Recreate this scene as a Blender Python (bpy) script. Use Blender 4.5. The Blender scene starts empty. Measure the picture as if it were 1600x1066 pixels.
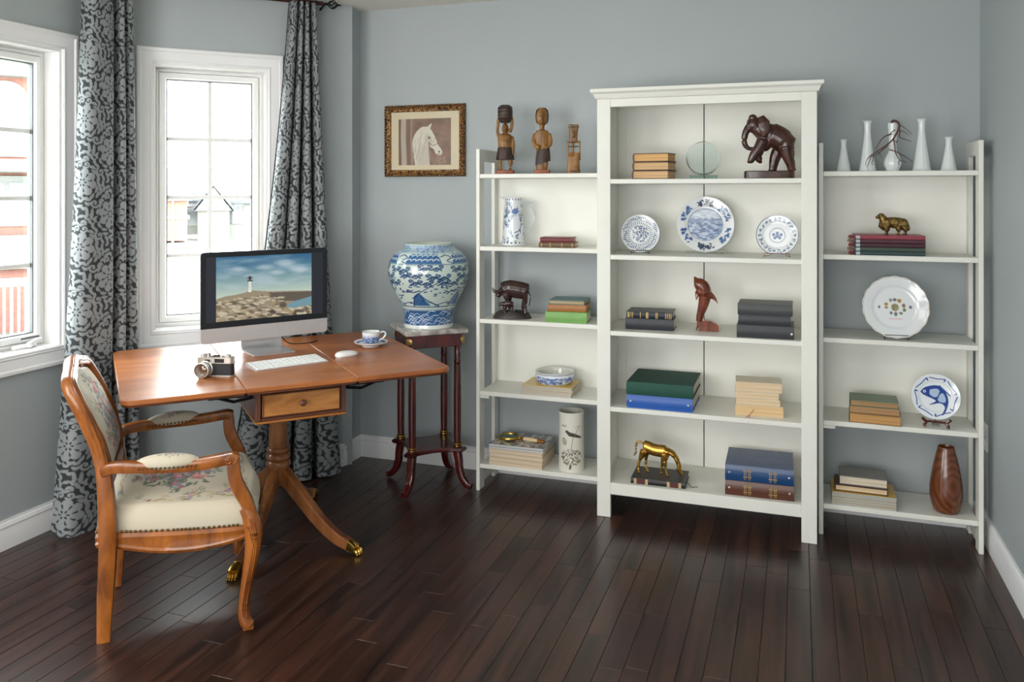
import bpy, bmesh, math, random
import numpy as np
from mathutils import Vector, Matrix
random.seed(7)
scene = bpy.context.scene
COL = scene.collection
pi, cos, sin, rad = math.pi, math.cos, math.sin, math.radians

# ------------------------------------------------------------------ camera, sky, lights, exposure
cam_d = bpy.data.cameras.new('camera')
cam_d.sensor_fit = 'HORIZONTAL'; cam_d.sensor_width = 36.0
cam_d.lens = 1290.83 / 1600 * 36.0
cam_d.shift_y = -(533.0 - 299.61) / 1600
cam = bpy.data.objects.new('camera', cam_d)
cam.location = (0, 0, 1.45); cam.rotation_euler = (pi / 2, 0, 0.3341)
COL.objects.link(cam); scene.camera = cam

world = bpy.data.worlds.new('overcast_sky'); scene.world = world
world.use_nodes = True
wbg = world.node_tree.nodes['Background']
wbg.inputs['Color'].default_value = (0.93, 0.97, 1.0, 1)
wbg.inputs['Strength'].default_value = 10.0

YREAR = -1.6
def area(name, loc, aim, sx, sy, power, color=(1, 1, 1), portal=False):
    d = bpy.data.lights.new(name, 'AREA'); d.shape = 'RECTANGLE'; d.size = sx; d.size_y = sy
    d.energy = power; d.color = color
    if portal: d.cycles.is_portal = True
    o = bpy.data.objects.new(name, d); o.location = loc
    v = Vector(aim) - Vector(loc); o.rotation_euler = v.to_track_quat('-Z', 'Y').to_euler()
    COL.objects.link(o); return o
area('left_fill_light', (-2.9, 0.35, 1.5), (-0.6, 3.4, 1.1), 1.7, 1.5, 35, (1.0, 0.99, 0.97))  # added fill standing in for an unseen window further along the left wall
area('rear_fill_light', (-0.9, YREAR, 1.15), (-0.9, 3.0, 1.15), 2.6, 1.3, 38, (1.0, 0.99, 0.975))  # unseen fill added behind the camera to brighten back wall and shelves
area('ceiling_fill_light', (-0.75, 0.7, 2.40), (-0.75, 1.3, 0), 1.6, 1.6, 12, (1.0, 0.97, 0.93))  # soft overhead fill added out of view; no lamp fixture hangs here
area('bay_portal', (-3.146, 2.49, 1.42), (0, 2.49, 1.42), 0.55, 1.3, 1, portal=True)
area('diagonal_portal', (-2.83, 3.47, 1.42), (-1.83, 2.47, 1.42), 0.55, 1.3, 1, portal=True)

vs = scene.view_settings
vs.view_transform = 'Standard'; vs.look = 'None'; vs.exposure = 1.0; vs.gamma = 1.0; vs.use_curve_mapping = False

# ------------------------------------------------------------------ helpers
def lin(c):
    out = []
    for v in c[:3]:
        v = v / 255.0
        out.append(v / 12.92 if v <= 0.04045 else ((v + 0.055) / 1.055) ** 2.4)
    return (out[0], out[1], out[2], 1.0)
def lin_np(a):
    a = np.clip(a, 0, 1)
    return np.where(a <= 0.04045, a / 12.92, ((a + 0.055) / 1.055) ** 2.4)

MATS = {}
def new_mat(name):
    m = bpy.data.materials.new(name); m.use_nodes = True
    nt = m.node_tree; b = nt.nodes['Principled BSDF']
    MATS[name] = m
    return m, nt, b
def M(name, col, rough=0.5, metal=0.0, var=0.0, scale=8.0, bump=0.0, coat=0.0, spec=0.5, bscale=None, emis=0.0, trans=0.0, ior=1.45):
    if name in MATS: return MATS[name]
    m, nt, b = new_mat(name)
    c = lin(col)
    b.inputs['Base Color'].default_value = c
    b.inputs['Roughness'].default_value = rough; b.inputs['Metallic'].default_value = metal
    b.inputs['Coat Weight'].default_value = coat; b.inputs['Coat Roughness'].default_value = 0.12
    b.inputs['Specular IOR Level'].default_value = spec; b.inputs['IOR'].default_value = ior
    b.inputs['Transmission Weight'].default_value = trans
    tc = nt.nodes.new('ShaderNodeTexCoord')
    n = nt.nodes.new('ShaderNodeTexNoise'); n.inputs['Scale'].default_value = scale; n.inputs['Detail'].default_value = 5
    nt.links.new(tc.outputs['Object'], n.inputs['Vector'])
    r = nt.nodes.new('ShaderNodeValToRGB')
    e = r.color_ramp.elements
    e[0].position = 0.3; e[1].position = 0.7
    e[0].color = tuple(v * (1 - var) for v in c[:3]) + (1,); e[1].color = tuple(min(1, v * (1 + var)) for v in c[:3]) + (1,)
    nt.links.new(n.outputs['Fac'], r.inputs['Fac']); nt.links.new(r.outputs['Color'], b.inputs['Base Color'])
    if bump > 0:
        n2 = nt.nodes.new('ShaderNodeTexNoise'); n2.inputs['Scale'].default_value = bscale or scale * 6
        nt.links.new(tc.outputs['Object'], n2.inputs['Vector'])
        bp = nt.nodes.new('ShaderNodeBump'); bp.inputs['Strength'].default_value = bump; bp.inputs['Distance'].default_value = 0.004
        nt.links.new(n2.outputs['Fac'], bp.inputs['Height']); nt.links.new(bp.outputs['Normal'], b.inputs['Normal'])
    return m
def wood(name, dark, light, rough=0.35, scale=(3, 3, 30), coat=0.0, bump=0.05, swirl=0.0, rnd=0.0, detail=6, spec=0.5):
    """grain: noise squeezed across the grain; scale is the frequency along local x, y, z"""
    if name in MATS: return MATS[name]
    m, nt, b = new_mat(name)
    tc = nt.nodes.new('ShaderNodeTexCoord'); mp = nt.nodes.new('ShaderNodeMapping')
    mp.inputs['Scale'].default_value = scale
    oi = nt.nodes.new('ShaderNodeObjectInfo')
    mul = nt.nodes.new('ShaderNodeMath'); mul.operation = 'MULTIPLY'; mul.inputs[1].default_value = 37.0
    nt.links.new(oi.outputs['Random'], mul.inputs[0])
    nt.links.new(tc.outputs['Object'], mp.inputs['Vector']); nt.links.new(mul.outputs[0], mp.inputs['Location'])
    n = nt.nodes.new('ShaderNodeTexNoise'); n.inputs['Scale'].default_value = 1.0; n.inputs['Detail'].default_value = detail
    n.inputs['Distortion'].default_value = swirl; n.inputs['Roughness'].default_value = 0.62
    nt.links.new(mp.outputs['Vector'], n.inputs['Vector'])
    r = nt.nodes.new('ShaderNodeValToRGB'); e = r.color_ramp.elements
    e[0].position = 0.34; e[1].position = 0.68; e[0].color = lin(dark); e[1].color = lin(light)
    nt.links.new(n.outputs['Fac'], r.inputs['Fac'])
    col = r.outputs['Color']
    if rnd > 0:
        hsv = nt.nodes.new('ShaderNodeHueSaturation')
        mr = nt.nodes.new('ShaderNodeMapRange'); mr.inputs['To Min'].default_value = 1 - rnd; mr.inputs['To Max'].default_value = 1 + rnd
        nt.links.new(oi.outputs['Random'], mr.inputs['Value']); nt.links.new(mr.outputs['Result'], hsv.inputs['Value'])
        nt.links.new(col, hsv.inputs['Color']); col = hsv.outputs['Color']
    nt.links.new(col, b.inputs['Base Color'])
    b.inputs['Roughness'].default_value = rough; b.inputs['Coat Weight'].default_value = coat; b.inputs['Coat Roughness'].default_value = 0.1
    b.inputs['Specular IOR Level'].default_value = spec
    bp = nt.nodes.new('ShaderNodeBump'); bp.inputs['Strength'].default_value = bump; bp.inputs['Distance'].default_value = 0.003
    nt.links.new(n.outputs['Fac'], bp.inputs['Height']); nt.links.new(bp.outputs['Normal'], b.inputs['Normal'])
    return m
def print_mat(name, rough=0.3, coat=0.0, metal_from=None, emis=0.0, sheen=0.0):
    """surface coloured by the print stored on the mesh (attribute Col)"""
    if name in MATS: return MATS[name]
    m, nt, b = new_mat(name)
    a = nt.nodes.new('ShaderNodeAttribute'); a.attribute_name = 'Col'
    nt.links.new(a.outputs['Color'], b.inputs['Base Color'])
    b.inputs['Roughness'].default_value = rough; b.inputs['Coat Weight'].default_value = coat; b.inputs['Coat Roughness'].default_value = 0.06
    if emis > 0:
        nt.links.new(a.outputs['Color'], b.inputs['Emission Color']); b.inputs['Emission Strength'].default_value = emis
        b.inputs['Base Color'].default_value = (0, 0, 0, 1); nt.links.remove(b.inputs['Base Color'].links[0])
    if sheen: b.inputs['Sheen Weight'].default_value = sheen
    return m
def painted(name, col=(232, 231, 222), chips=0.78):
    """distressed paint: sparse worn spots showing the wood"""
    if name in MATS: return MATS[name]
    m, nt, b = new_mat(name)
    tc = nt.nodes.new('ShaderNodeTexCoord'); mp = nt.nodes.new('ShaderNodeMapping'); mp.inputs['Scale'].default_value = (6, 9, 22)
    nt.links.new(tc.outputs['Object'], mp.inputs['Vector'])
    n = nt.nodes.new('ShaderNodeTexNoise'); n.inputs['Scale'].default_value = 1.6; n.inputs['Detail'].default_value = 7; n.inputs['Roughness'].default_value = 0.65
    nt.links.new(mp.outputs['Vector'], n.inputs['Vector'])
    r = nt.nodes.new('ShaderNodeValToRGB'); e = r.color_ramp.elements
    c = lin(col)
    e[0].position = chips - 0.02; e[0].color = c; e[1].position = chips + 0.01; e[1].color = lin((120, 104, 88))
    n2 = nt.nodes.new('ShaderNodeTexNoise'); n2.inputs['Scale'].default_value = 5
    nt.links.new(tc.outputs['Object'], n2.inputs['Vector'])
    hsv = nt.nodes.new('ShaderNodeHueSaturation')
    mr = nt.nodes.new('ShaderNodeMapRange'); mr.inputs['To Min'].default_value = 0.95; mr.inputs['To Max'].default_value = 1.05
    nt.links.new(n2.outputs['Fac'], mr.inputs['Value']); nt.links.new(mr.outputs['Result'], hsv.inputs['Value'])
    nt.links.new(n.outputs['Fac'], r.inputs['Fac']); nt.links.new(r.outputs['Color'], hsv.inputs['Color'])
    nt.links.new(hsv.outputs['Color'], b.inputs['Base Color']); b.inputs['Roughness'].default_value = 0.42
    return m
def glass_thin(name, tint=(255, 255, 255), fres=1.45, refl=1.0):
    m, nt, b = new_mat(name); nt.nodes.remove(b)
    out = nt.nodes['Material Output']
    t = nt.nodes.new('ShaderNodeBsdfTransparent'); t.inputs['Color'].default_value = lin(tint)
    g = nt.nodes.new('ShaderNodeBsdfGlossy'); g.inputs['Roughness'].default_value = 0.02
    f = nt.nodes.new('ShaderNodeFresnel'); f.inputs['IOR'].default_value = fres
    mu = nt.nodes.new('ShaderNodeMath'); mu.operation = 'MULTIPLY'; mu.inputs[1].default_value = refl
    x = nt.nodes.new('ShaderNodeMixShader')
    nt.links.new(f.outputs[0], mu.inputs[0]); nt.links.new(mu.outputs[0], x.inputs[0]); nt.links.new(t.outputs[0], x.inputs[1]); nt.links.new(g.outputs[0], x.inputs[2])
    nt.links.new(x.outputs[0], out.inputs['Surface'])
    return m

def catmull(pts, n=6):
    """smooth path through the given points (any dimension)"""
    P = [np.array(p, float) for p in pts]; P = [2 * P[0] - P[1]] + P + [2 * P[-1] - P[-2]]
    out = []
    for i in range(1, len(P) - 2):
        for k in range(n):
            t = k / n
            out.append(0.5 * ((2 * P[i]) + (P[i + 1] - P[i - 1]) * t + (2 * P[i - 1] - 5 * P[i] + 4 * P[i + 1] - P[i + 2]) * t * t + (3 * P[i] - P[i - 1] - 3 * P[i + 1] + P[i + 2]) * t ** 3))
    out.append(P[-2]); return [tuple(float(v) for v in p) for p in out]

class MB:
    def __init__(s): s.v = []; s.f = []; s.uv = None
    def add(s, vs_, fs_):
        o = len(s.v); s.v += [tuple(map(float, p)) for p in vs_]; s.f += [tuple(i + o for i in f) for f in fs_]; return s
    def box(s, x0, y0, z0, x1, y1, z1, b=0.0, mat=None):
        c = ((x0 + x1) / 2, (y0 + y1) / 2, (z0 + z1) / 2); h = (abs(x1 - x0) / 2, abs(y1 - y0) / 2, abs(z1 - z0) / 2)
        b = min(b, *[q * 0.95 for q in h]); V = []; F = []; idx = {}
        if b <= 0:
            V = [(c[0] + i * h[0], c[1] + j * h[1], c[2] + k * h[2]) for i in (-1, 1) for j in (-1, 1) for k in (-1, 1)]
            F = [(0, 1, 3, 2), (4, 6, 7, 5), (0, 4, 5, 1), (2, 3, 7, 6), (0, 2, 6, 4), (1, 5, 7, 3)]
        else:
            for i in (-1, 1):
                for j in (-1, 1):
                    for k in (-1, 1):
                        for a in range(3):
                            q = [h[0] - b, h[1] - b, h[2] - b]; q[a] = h[a]
                            idx[(i, j, k, a)] = len(V); V.append((c[0] + i * q[0], c[1] + j * q[1], c[2] + k * q[2]))
            S = (-1, 1)
            for i in S:
                F.append([idx[(i, -1, -1, 0)], idx[(i, 1, -1, 0)], idx[(i, 1, 1, 0)], idx[(i, -1, 1, 0)]][::i])
                F.append([idx[(1, i, -1, 1)], idx[(-1, i, -1, 1)], idx[(-1, i, 1, 1)], idx[(1, i, 1, 1)]][::i])
                F.append([idx[(-1, -1, i, 2)], idx[(1, -1, i, 2)], idx[(1, 1, i, 2)], idx[(-1, 1, i, 2)]][::i])
                for j in S:
                    F.append([idx[(i, j, -1, 0)], idx[(i, j, -1, 1)], idx[(i, j, 1, 1)], idx[(i, j, 1, 0)]][::i * j])
                    F.append([idx[(i, -1, j, 2)], idx[(i, -1, j, 0)], idx[(i, 1, j, 0)], idx[(i, 1, j, 2)]][::i * j])
                    F.append([idx[(-1, i, j, 1)], idx[(-1, i, j, 2)], idx[(1, i, j, 2)], idx[(1, i, j, 1)]][::i * j])
                    for k in S: F.append([idx[(i, j, k, 0)], idx[(i, j, k, 1)], idx[(i, j, k, 2)]][::i * j * k])
        if mat is not None: V = [tuple(mat @ Vector(p)) for p in V]
        return s.add(V, F)
    def rings(s, R, closed_u=True, cap0=True, cap1=True):
        n = len(R[0]); o = len(s.v)
        for r in R: s.v += [tuple(map(float, p)) for p in r]
        m = n if closed_u else n - 1
        for i in range(len(R) - 1):
            for j in range(m):
                a = o + i * n + j; b_ = o + i * n + (j + 1) % n
                s.f.append((a, b_, b_ + n, a + n))
        if cap0: s.f.append(tuple(o + j for j in range(n))[::-1])
        if cap1: s.f.append(tuple(o + (len(R) - 1) * n + j for j in range(n)))
        return s
    def tube(s, path, rad_, n=10, up=(0, 0, 1), flat=1.0, caps=True, square=0.0, closed=False):
        """sweep; rad_ scalar or list of r or (r_side, r_up); square > 0 squares the section"""
        P = [Vector(p) for p in path]; R = []; N = len(P)
        for i, p in enumerate(P):
            if closed: t = P[(i + 1) % N] - P[i - 1]
            else: t = P[min(i + 1, N - 1)] - P[max(i - 1, 0)]
            t.normalize(); u = Vector(up)
            side = t.cross(u)
            if side.length < 1e-4: side = t.cross(Vector((0, 1, 0.01)))
            side.normalize(); w = side.cross(t)
            q = rad_[i] if isinstance(rad_, (list, tuple)) else rad_
            ra, rb = q if isinstance(q, (list, tuple)) else (q, q * flat)
            ring = []
            for k in range(n):
                a = 2 * pi * k / n + (pi / n if square else 0)
                cx, cy = cos(a), sin(a)
                if square:
                    e = 2.0 / (2 + square * 6)
                    cx = math.copysign(abs(cx) ** e, cx); cy = math.copysign(abs(cy) ** e, cy)
                ring.append(p + side * (ra * cx) + w * (rb * cy))
            R.append(ring)
        if closed: R.append(R[0]); return s.rings(R, True, False, False)
        return s.rings(R, True, caps, caps)
    def lathe(s, prof, n=32, c=(0, 0, 0), caps=True):
        R = [[(c[0] + r * cos(2 * pi * k / n), c[1] + r * sin(2 * pi * k / n), c[2] + z) for k in range(n)] for r, z in prof]
        return s.rings(R, True, caps and prof[0][0] > 1e-5, caps and prof[-1][0] > 1e-5)
    def ball(s, c, r, n=12, m=8):
        r = r if isinstance(r, (tuple, list)) else (r, r, r)
        R = []
        for i in range(m + 1):
            a = -pi / 2 + pi * i / m; q = max(cos(a), 0.01)
            R.append([(c[0] + r[0] * q * cos(2 * pi * k / n), c[1] + r[1] * q * sin(2 * pi * k / n), c[2] + r[2] * sin(a)) for k in range(n)])
        return s.rings(R)
    def prism(s, out, z0, z1, b=0.0):
        """flat outline in x, y pulled up from z0 to z1, top and bottom edges chamfered by b"""
        c = np.mean(np.array(out), axis=0)
        def ins(d):
            o = []
            n = len(out)
            for i in range(n):
                p0, p1, p2 = np.array(out[i - 1]), np.array(out[i]), np.array(out[(i + 1) % n])
                e1 = p1 - p0; e2 = p2 - p1
                n1 = np.array([-e1[1], e1[0]]) / (np.linalg.norm(e1) + 1e-9); n2 = np.array([-e2[1], e2[0]]) / (np.linalg.norm(e2) + 1e-9)
                m_ = n1 + n2; m_ = m_ / (np.dot(m_, m_) + 1e-9) * 2
                o.append(p1 + m_ * d)
            return o
        if b > 0:
            i_ = ins(b); R = [[(p[0], p[1], z0) for p in i_], [(p[0], p[1], z0 + b) for p in out], [(p[0], p[1], z1 - b) for p in out], [(p[0], p[1], z1) for p in i_]]
        else: R = [[(p[0], p[1], z0) for p in out], [(p[0], p[1], z1) for p in out]]
        return s.rings(R)
    def xf(s, mat):
        s.v = [tuple(mat @ Vector(p)) for p in s.v]; return s
    def mesh(s, name, smooth=True, ang=35):
        me = bpy.data.meshes.new(name); me.from_pydata(s.v, [], s.f); me.update()
        if smooth:
            me.shade_smooth(); me.set_sharp_from_angle(angle=rad(ang))
        return me
    def build(s, name, mat, parent=None, smooth=True, ang=35, loc=None, rz=0.0, rot=None):
        o = bpy.data.objects.new(name, s.mesh(name, smooth, ang)); COL.objects.link(o)
        if mat: o.data.materials.append(mat)
        if parent: o.parent = parent
        if loc: o.location = loc
        if rot: o.rotation_euler = rot
        elif rz: o.rotation_euler = (0, 0, rz)
        return o
def thing(name, label, cat, loc=(0, 0, 0), rz=0.0, group=None, rot=None):
    o = bpy.data.objects.new(name, None); COL.objects.link(o); o.empty_display_size = 0.05
    o.location = loc; o.rotation_euler = rot if rot else (0, 0, rz)
    return tag(o, label, cat, group)
def tag(o, label, cat, group=None):
    o['label'] = label; o['category'] = cat
    if group: o['group'] = group
    return o
def struct(o, label=None):
    o['kind'] = 'structure'
    if label: o['label'] = label
    return o
def paint(o, cols):
    """store a print (n x 3 sRGB 0..1) on the mesh points"""
    a = o.data.color_attributes.new('Col', 'FLOAT_COLOR', 'POINT')
    c = np.ones((len(o.data.vertices), 4), np.float32); c[:, :3] = lin_np(np.asarray(cols)); a.data.foreach_set('color', c.ravel())
def gridmesh(name, P, mat, parent=None, closed_u=False, cols=None, loc=None, rz=0.0, rot=None, ang=None):
    """P: (nv, nu, 3) points -> one quad grid object"""
    nv, nu = P.shape[:2]
    mu = nu if closed_u else nu - 1
    i = np.arange(nv - 1)[:, None] * nu; j = np.arange(mu)[None, :]; jn = (j + 1) % nu
    q = np.stack([i + j, i + jn, i + nu + jn, i + nu + j], -1).reshape(-1, 4)
    me = bpy.data.meshes.new(name)
    me.vertices.add(nv * nu); me.vertices.foreach_set('co', P.reshape(-1).astype(np.float32))
    me.loops.add(len(q) * 4); me.loops.foreach_set('vertex_index', q.reshape(-1).astype(np.int32))
    me.polygons.add(len(q)); me.polygons.foreach_set('loop_start', (np.arange(len(q)) * 4).astype(np.int32))
    me.update(calc_edges=True); me.validate(); me.shade_smooth()
    if ang: me.set_sharp_from_angle(angle=rad(ang))
    o = bpy.data.objects.new(name, me); COL.objects.link(o)
    if mat: me.materials.append(mat)
    if parent: o.parent = parent
    if loc: o.location = loc
    if rot: o.rotation_euler = rot
    elif rz: o.rotation_euler = (0, 0, rz)
    if cols is not None: paint(o, cols.reshape(-1, 3))
    return o
def sculpt(name, mb, voxel, mat, parent, smooth=6, loc=None, rz=0.0):
    """fuse overlapping volumes into ONE continuous surface"""
    me = mb.mesh(name, False); t = bpy.data.objects.new('tmp', me); COL.objects.link(t)
    r = t.modifiers.new('r', 'REMESH'); r.mode = 'VOXEL'; r.voxel_size = voxel
    sm = t.modifiers.new('s', 'SMOOTH'); sm.iterations = smooth; sm.factor = 0.5
    dg = bpy.context.evaluated_depsgraph_get(); dg.update()
    me2 = bpy.data.meshes.new_from_object(t.evaluated_get(dg)); me2.name = name
    bpy.data.objects.remove(t); bpy.data.meshes.remove(me)
    me2.shade_smooth()
    o = bpy.data.objects.new(name, me2); COL.objects.link(o); me2.materials.clear(); me2.materials.append(mat)
    o.parent = parent
    if loc: o.location = loc
    if rz: o.rotation_euler = (0, 0, rz)
    return o

class Canvas:
    """small paint surface; prints are drawn here and stored on mesh points"""
    def __init__(s, w, h, col): s.w, s.h = w, h; s.a = np.zeros((h, w, 3)); s.a[:] = np.array(col) / 255.0
    def _blend(s, x0, x1, y0, y1, al, col): 
        s.a[y0:y1, x0:x1] = s.a[y0:y1, x0:x1] * (1 - al[..., None]) + np.array(col) / 255.0 * al[..., None]
    def _win(s, x0, x1, y0, y1):
        x0, x1 = max(0, int(x0)), min(s.w, int(x1) + 1); y0, y1 = max(0, int(y0)), min(s.h, int(y1) + 1)
        if x0 >= x1 or y0 >= y1: return None
        Y, X = np.mgrid[y0:y1, x0:x1]; return x0, x1, y0, y1, X + 0.5, Y + 0.5
    def ell(s, cx, cy, rx, ry, col, rot=0.0, al=1.0, soft=1.0, wrap=False):
        if wrap:
            for dx in (-s.w, 0, s.w):
                for dy in (-s.h, 0, s.h): s.ell(cx + dx, cy + dy, rx, ry, col, rot, al, soft)
            return s
        R = max(rx, ry) + 2 + soft; w = s._win(cx - R, cx + R, cy - R, cy + R)
        if not w: return s
        x0, x1, y0, y1, X, Y = w; dx, dy = X - cx, Y - cy
        u = dx * cos(rot) + dy * sin(rot); v = -dx * sin(rot) + dy * cos(rot)
        d = (np.sqrt((u / rx) ** 2 + (v / ry) ** 2) - 1) * min(rx, ry)
        s._blend(x0, x1, y0, y1, np.clip(0.5 - d / soft, 0, 1) * al, col); return s
    def line(s, pts, wd, col, al=1.0, soft=1.0, wrap=False):
        if wrap:
            for dx in (-s.w, 0, s.w):
                for dy in (-s.h, 0, s.h): s.line([(p[0] + dx, p[1] + dy) for p in pts], wd, col, al, soft)
            return s
        mw = max(wd) if isinstance(wd, (list, tuple)) else wd
        xs = [p[0] for p in pts]; ys = [p[1] for p in pts]
        w = s._win(min(xs) - mw - 2, max(xs) + mw + 2, min(ys) - mw - 2, max(ys) + mw + 2)
        if not w: return s
        x0, x1, y0, y1, X, Y = w; D = np.full(X.shape, 1e9)
        for i in range(len(pts) - 1):
            ax, ay = pts[i][:2]; bx, by = pts[i + 1][:2]; L = (bx - ax) ** 2 + (by - ay) ** 2 + 1e-9
            t = np.clip(((X - ax) * (bx - ax) + (Y - ay) * (by - ay)) / L, 0, 1)
            d = np.hypot(X - ax - t * (bx - ax), Y - ay - t * (by - ay))
            if isinstance(wd, (list, tuple)): d = d - (wd[i] + (wd[i + 1] - wd[i]) * t) / 2
            else: d = d - wd / 2
            D = np.minimum(D, d)
        s._blend(x0, x1, y0, y1, np.clip(0.5 - D / soft, 0, 1) * al, col); return s
    def poly(s, pts, col, al=1.0):
        xs = [p[0] for p in pts]; ys = [p[1] for p in pts]
        w = s._win(min(xs) - 1, max(xs) + 1, min(ys) - 1, max(ys) + 1)
        if not w: return s
        x0, x1, y0, y1, X, Y = w; I = np.zeros(X.shape, bool)
        for i in range(len(pts)):
            ax, ay = pts[i - 1][:2]; bx, by = pts[i][:2]
            if ay == by: continue
            c = ((ay > Y) != (by > Y)) & (X < (bx - ax) * (Y - ay) / (by - ay) + ax); I ^= c
        s._blend(x0, x1, y0, y1, I * al, col); return s
    def spiral(s, cx, cy, r, a0, turns, wd, col, wrap=False):
        n = 18; pts = []
        for i in range(n + 1):
            t = i / n; a = a0 + turns * 2 * pi * t; q = r * (1 - 0.85 * t); pts.append((cx + q * cos(a), cy + q * sin(a)))
        return s.line(pts, wd, col, wrap=wrap)
    def noise(s, amt, seed=0, sx=8, sy=8):
        g = np.random.RandomState(seed); a = g.rand(s.h // sy + 2, s.w // sx + 2) - 0.5
        yy = np.arange(s.h) / sy; xx = np.arange(s.w) / sx; yi = yy.astype(int); xi = xx.astype(int); fy = (yy - yi)[:, None]; fx = (xx - xi)[None]
        n = a[yi][:, xi] * (1 - fy) * (1 - fx) + a[yi + 1][:, xi] * fy * (1 - fx) + a[yi][:, xi + 1] * (1 - fy) * fx + a[yi + 1][:, xi + 1] * fy * fx
        s.a = np.clip(s.a * (1 + n[..., None] * amt), 0, 1); return s
    def at(s, u, v):
        """u right 0..1, v down 0..1 (wraps)"""
        x = (np.asarray(u) * s.w - 0.5); y = (np.asarray(v) * s.h - 0.5)
        x0 = np.floor(x).astype(int); y0 = np.floor(y).astype(int); fx = (x - x0)[..., None]; fy = (y - y0)[..., None]
        g = lambda yy, xx: s.a[yy % s.h, xx % s.w]
        return g(y0, x0) * (1 - fx) * (1 - fy) + g(y0, x0 + 1) * fx * (1 - fy) + g(y0 + 1, x0) * (1 - fx) * fy + g(y0 + 1, x0 + 1) * fx * fy
def pot(name, prof, cv, mat, parent=None, nu=160, nv=110, loc=None, rz=0.0, inner=None):
    """turned vessel with a print; prof (r, z) from the foot up to the rim, canvas v = 0 at the rim; u = .5 faces local -y"""
    P = np.array(catmull(prof, 8)); L = np.r_[0, np.cumsum(np.hypot(*np.diff(P, axis=0).T))]; L /= L[-1]
    t = np.linspace(0, 1, nv); r = np.interp(t, L, P[:, 0]); z = np.interp(t, L, P[:, 1])
    u = np.arange(nu) / nu; a = -pi / 2 + (u - 0.5) * 2 * pi
    G = np.stack([r[:, None] * np.cos(a), r[:, None] * np.sin(a), np.repeat(z[:, None], nu, 1)], -1)
    zf = 1 - (z - z.min()) / (z.max() - z.min()) * 0.998
    C = cv.at(np.repeat(u[None], nv, 0), np.repeat(zf[:, None], nu, 1) * 0.996 + 0.002)
    if inner is not None:
        R = np.array(inner['prof']); m_ = len(R)
        Gi = np.stack([R[:, 0:1] * np.cos(a), R[:, 0:1] * np.sin(a), np.repeat(R[:, 1:2], nu, 1)], -1)
        Ci = np.zeros((m_, nu, 3)); Ci[:] = np.array(inner['col']) / 255.0
        G = np.concatenate([G, Gi]); C = np.concatenate([C, Ci])
    return gridmesh(name, G, mat, parent, True, C, loc, rz)
# ------------------------------------------------------------------ the room
XL, XR, YB, ZC = -2.2793, 0.7365, 4.0197, 2.441
WX, WY = -3.046, 3.0708             # corner between the left wall and the diagonal bay wall
YS = WY + (XL - WX)                 # where the diagonal meets the short return wall
YF = -1.7
wall_m = M('wall_paint', (170, 178, 180), 0.55, var=0.02, scale=2.0, bump=0.06, bscale=160)
trim_m = M('trim_white', (238, 239, 240), 0.35, var=0.01)
ceil_m = M('ceiling_paint', (232, 230, 222), 0.7, var=0.02, scale=3, bump=0.05, bscale=120)
plank_m = wood('dark_stained_oak', (30, 17, 13), (74, 46, 36), 0.30, (26, 1.6, 26), coat=0.2, bump=0.12, rnd=0.22, swirl=0.4)
plank_m.node_tree.nodes['Principled BSDF'].inputs['Coat Roughness'].default_value = 0.28
sub_m = M('joint_dark', (20, 12, 10), 0.7)

def wallbox(name, mb, mat, root=None, **k):
    o = mb.build(name, mat, None, smooth=False, **k); return struct(o)
wallbox('wall_back', MB().box(XL - 0.12, YB, 0, XR + 0.12, YB + 0.12, ZC), wall_m)
wallbox('wall_right', MB().box(XR, YF, 0, XR + 0.12, YB, ZC), wall_m)
wallbox('wall_return', MB().box(XL - 0.12, YS, 0, XL, YB, ZC), wall_m)
wallbox('wall_front', MB().box(WX - 0.12, YF - 0.12, 0, XR + 0.12, YF, ZC), wall_m)
wallbox('ceiling', MB().prism([(WX - .2, YF - .12), (XR + .12, YF - .12), (XR + .12, YB + .12), (XL - .12, YB + .12), (XL - .2, YS + .1), (WX - .2, WY + .1)], ZC, ZC + 0.08), ceil_m)

def holed_wall(name, length0, length1, x0, x1, z0, z1, loc, rz, t=0.15):
    b = MB()
    b.box(length0, 0, 0, x0, t, ZC).box(x1, 0, 0, length1, t, ZC).box(x0, 0, 0, x1, t, z0).box(x0, 0, z1, x1, t, ZC)
    return wallbox(name, b, wall_m, loc=loc, rz=rz)
# local x runs along the wall, local y points outdoors
holed_wall('wall_left', YF, WY, 2.222, 2.768, 0.772, 2.072, (WX, 0, 0), pi / 2)
holed_wall('wall_diagonal', -0.062, (XL - WX) / cos(pi / 4) + 0.05, 0.16, 0.70, 0.772, 2.072, (WX, WY, 0), pi / 4)

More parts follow.
